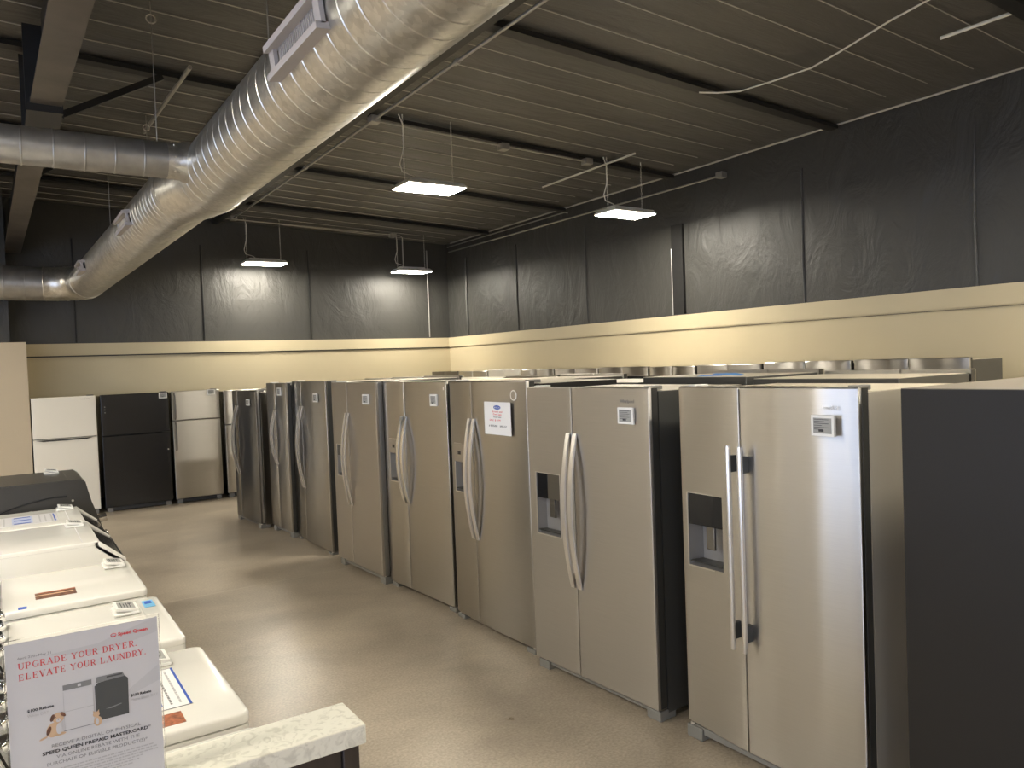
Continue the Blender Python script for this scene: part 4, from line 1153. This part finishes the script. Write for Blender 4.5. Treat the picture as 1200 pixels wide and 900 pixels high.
# pictured machines
w0, w1 = -.036, .009
flat('pictured_white_washer', [(w0, zt(.570)), (w1, zt(.570)), (w1, zt(.345)), (w0, zt(.345))], 'printwhite', -.0003)
flat('pictured_washer_edge', [(w0-.001, zt(.573)), (w1+.003, zt(.573)), (w1+.003, zt(.569)), (w0-.001, zt(.569))], 'inkgrey', -.0004)
for q_ in (w0, w1-.0006):
    flat('pictured_washer_edge', [(q_, zt(.57)), (q_+.0006, zt(.57)), (q_+.0006, zt(.345)), (q_, zt(.345))], 'inklight', -.0004)
flat('pictured_washer_edge', [(w0, zt(.462)), (w1, zt(.462)), (w1, zt(.459)), (w0, zt(.459))], 'inklight', -.0004)
flat('pictured_console', [(w0, zt(.337)), (w1-.002, zt(.337)), (w1-.002, zt(.305)), (w0, zt(.305))], 'inkgrey', -.0004)
flat('pictured_knob', [(-.014, zt(.329)), (-.009, zt(.329)), (-.009, zt(.314)), (-.014, zt(.314))], 'printwhite', -.0005)
flat('pictured_black_dryer', [(.012, zt(.560)), (.062, zt(.560)), (.063, zt(.345)), (.058, zt(.325)), (.016, zt(.335)), (.011, zt(.352))], 'printdark', -.0004)
flat('pictured_console', [(.013, zt(.334)), (.058, zt(.328)), (.055, zt(.300)), (.015, zt(.300))], 'inkgrey', -.0005)
flat('pictured_console_strip', [(.030, zt(.316)), (.054, zt(.316)), (.054, zt(.307)), (.030, zt(.307))], 'printdark', -.0007)
flat('pictured_shine', [(.026, zt(.500)), (.050, zt(.486)), (.052, zt(.490)), (.036, zt(.503))], 'inkgrey', -.0007)
# pictured puppy and kitten
def ell(name, cx, f, rx, rz, m_, yo, rot=0.0):
    z = zt(f); c, s_ = math.cos(rot), math.sin(rot)
    pts = []
    for k in range(20):
        a = 2*PI*k/20; u, v = rx*math.cos(a), rz*math.sin(a)
        pts.append((cx + u*c - v*s_, z + u*s_ + v*c))
    return flat(name, pts, m_, yo)
ell('pictured_puppy_body', -.052, .548, .0105, .0125, 'tan', -.0006, -.35)
ell('pictured_puppy_paw', -.043, .580, .0085, .0026, 'tan', -.0006)
ell('pictured_puppy_tail', -.067, .585, .0065, .0018, 'tan', -.0006, .3)
ell('pictured_puppy_back_patch', -.059, .548, .0030, .0075, 'brownprint', -.0007, -.35)
ell('pictured_puppy_chest', -.044, .548, .0045, .0095, 'printwhite', -.0007)
ell('pictured_puppy_head', -.045, .484, .0085, .0088, 'tan', -.0008)
ell('pictured_puppy_ear', -.053, .478, .0030, .0062, 'brownprint', -.0009, -.35)
ell('pictured_puppy_ear', -.0375, .470, .0026, .0052, 'brownprint', -.0009, .7)
ell('pictured_puppy_muzzle', -.0445, .498, .0034, .0034, 'printwhite', -.0009)
ell('pictured_puppy_nose', -.0445, .492, .0012, .0009, 'ink', -.0010)
for ex in (-.0485, -.0405): ell('pictured_puppy_eye', ex, .478, .0008, .0008, 'ink', -.0010)
ell('pictured_kitten_body', .0135, .560, .0062, .0085, 'tan', -.0008)
ell('pictured_kitten_head', .0115, .518, .0052, .0048, 'tan', -.0009)
flat('pictured_kitten_ear', [(.0070, zt(.510)), (.0068, zt(.492)), (.0105, zt(.505))], 'tan', -.0009)
flat('pictured_kitten_ear', [(.0125, zt(.505)), (.0160, zt(.492)), (.0160, zt(.510))], 'tan', -.0009)
ell('pictured_kitten_chest', .0125, .560, .0024, .0060, 'printwhite', -.0010)
for rx_ in (-.0175, .0935): 
    MB().sweep([(rx_ + .0013*math.cos(2*PI*k/10), ys, zt(.667) + .0013*math.sin(2*PI*k/10)) for k in range(10)], .0003, 4, closed=True).build('registered_mark', M['ink'], sg, 0)
fit_text('offer_text', '$100 Rebate', -.088, -.050, zt(.415), .0046, ys, M['ink'], sg, bold=.03)
fit_text('offer_text', 'White DR7', -.088, -.058, zt(.445), .0046, ys, M['inklight'], sg)
fit_text('offer_text', '$150 Rebate', .066, .099, zt(.465), .0046, ys, M['ink'], sg, bold=.03)
fit_text('offer_text', 'Matte Black DR7', .066, .109, zt(.493), .0046, ys, M['inklight'], sg)
fit_text('body_text', 'RECEIVE A DIGITAL OR PHYSICAL', -.056, .079, zt(.650), .0058, ys, M['inkgrey'], sg)
fit_text('body_text', 'SPEED QUEEN PREPAID MASTERCARD', -.070, .091, zt(.684), .0058, ys, M['ink'], sg, bold=.03)
fit_text('body_text', 'VIA ONLINE REBATE WITH THE', -.050, .077, zt(.718), .0058, ys, M['inkgrey'], sg)
fit_text('body_text', 'PURCHASE OF ELIGIBLE PRODUCT(S)*', -.064, .089, zt(.752), .0058, ys, M['inkgrey'], sg)
for i, (a, b_) in enumerate(((-.085, .098), (-.09, .103), (-.088, .106), (-.09, .080), (-.088, .075), (-.09, .06))):
    fp = MB(); rnd = random.Random(i+40); x = a
    while x < b_:
        w_ = .002 + .006*rnd.random(); fp.poly([(x, ys, zt(.785+.017*i)), (x+w_, ys, zt(.785+.017*i)), (x+w_, ys, zt(.778+.017*i)), (x, ys, zt(.778+.017*i))]); x += w_ + .0014
    fp.build('fine_print', M['inklight'], sg, 0)
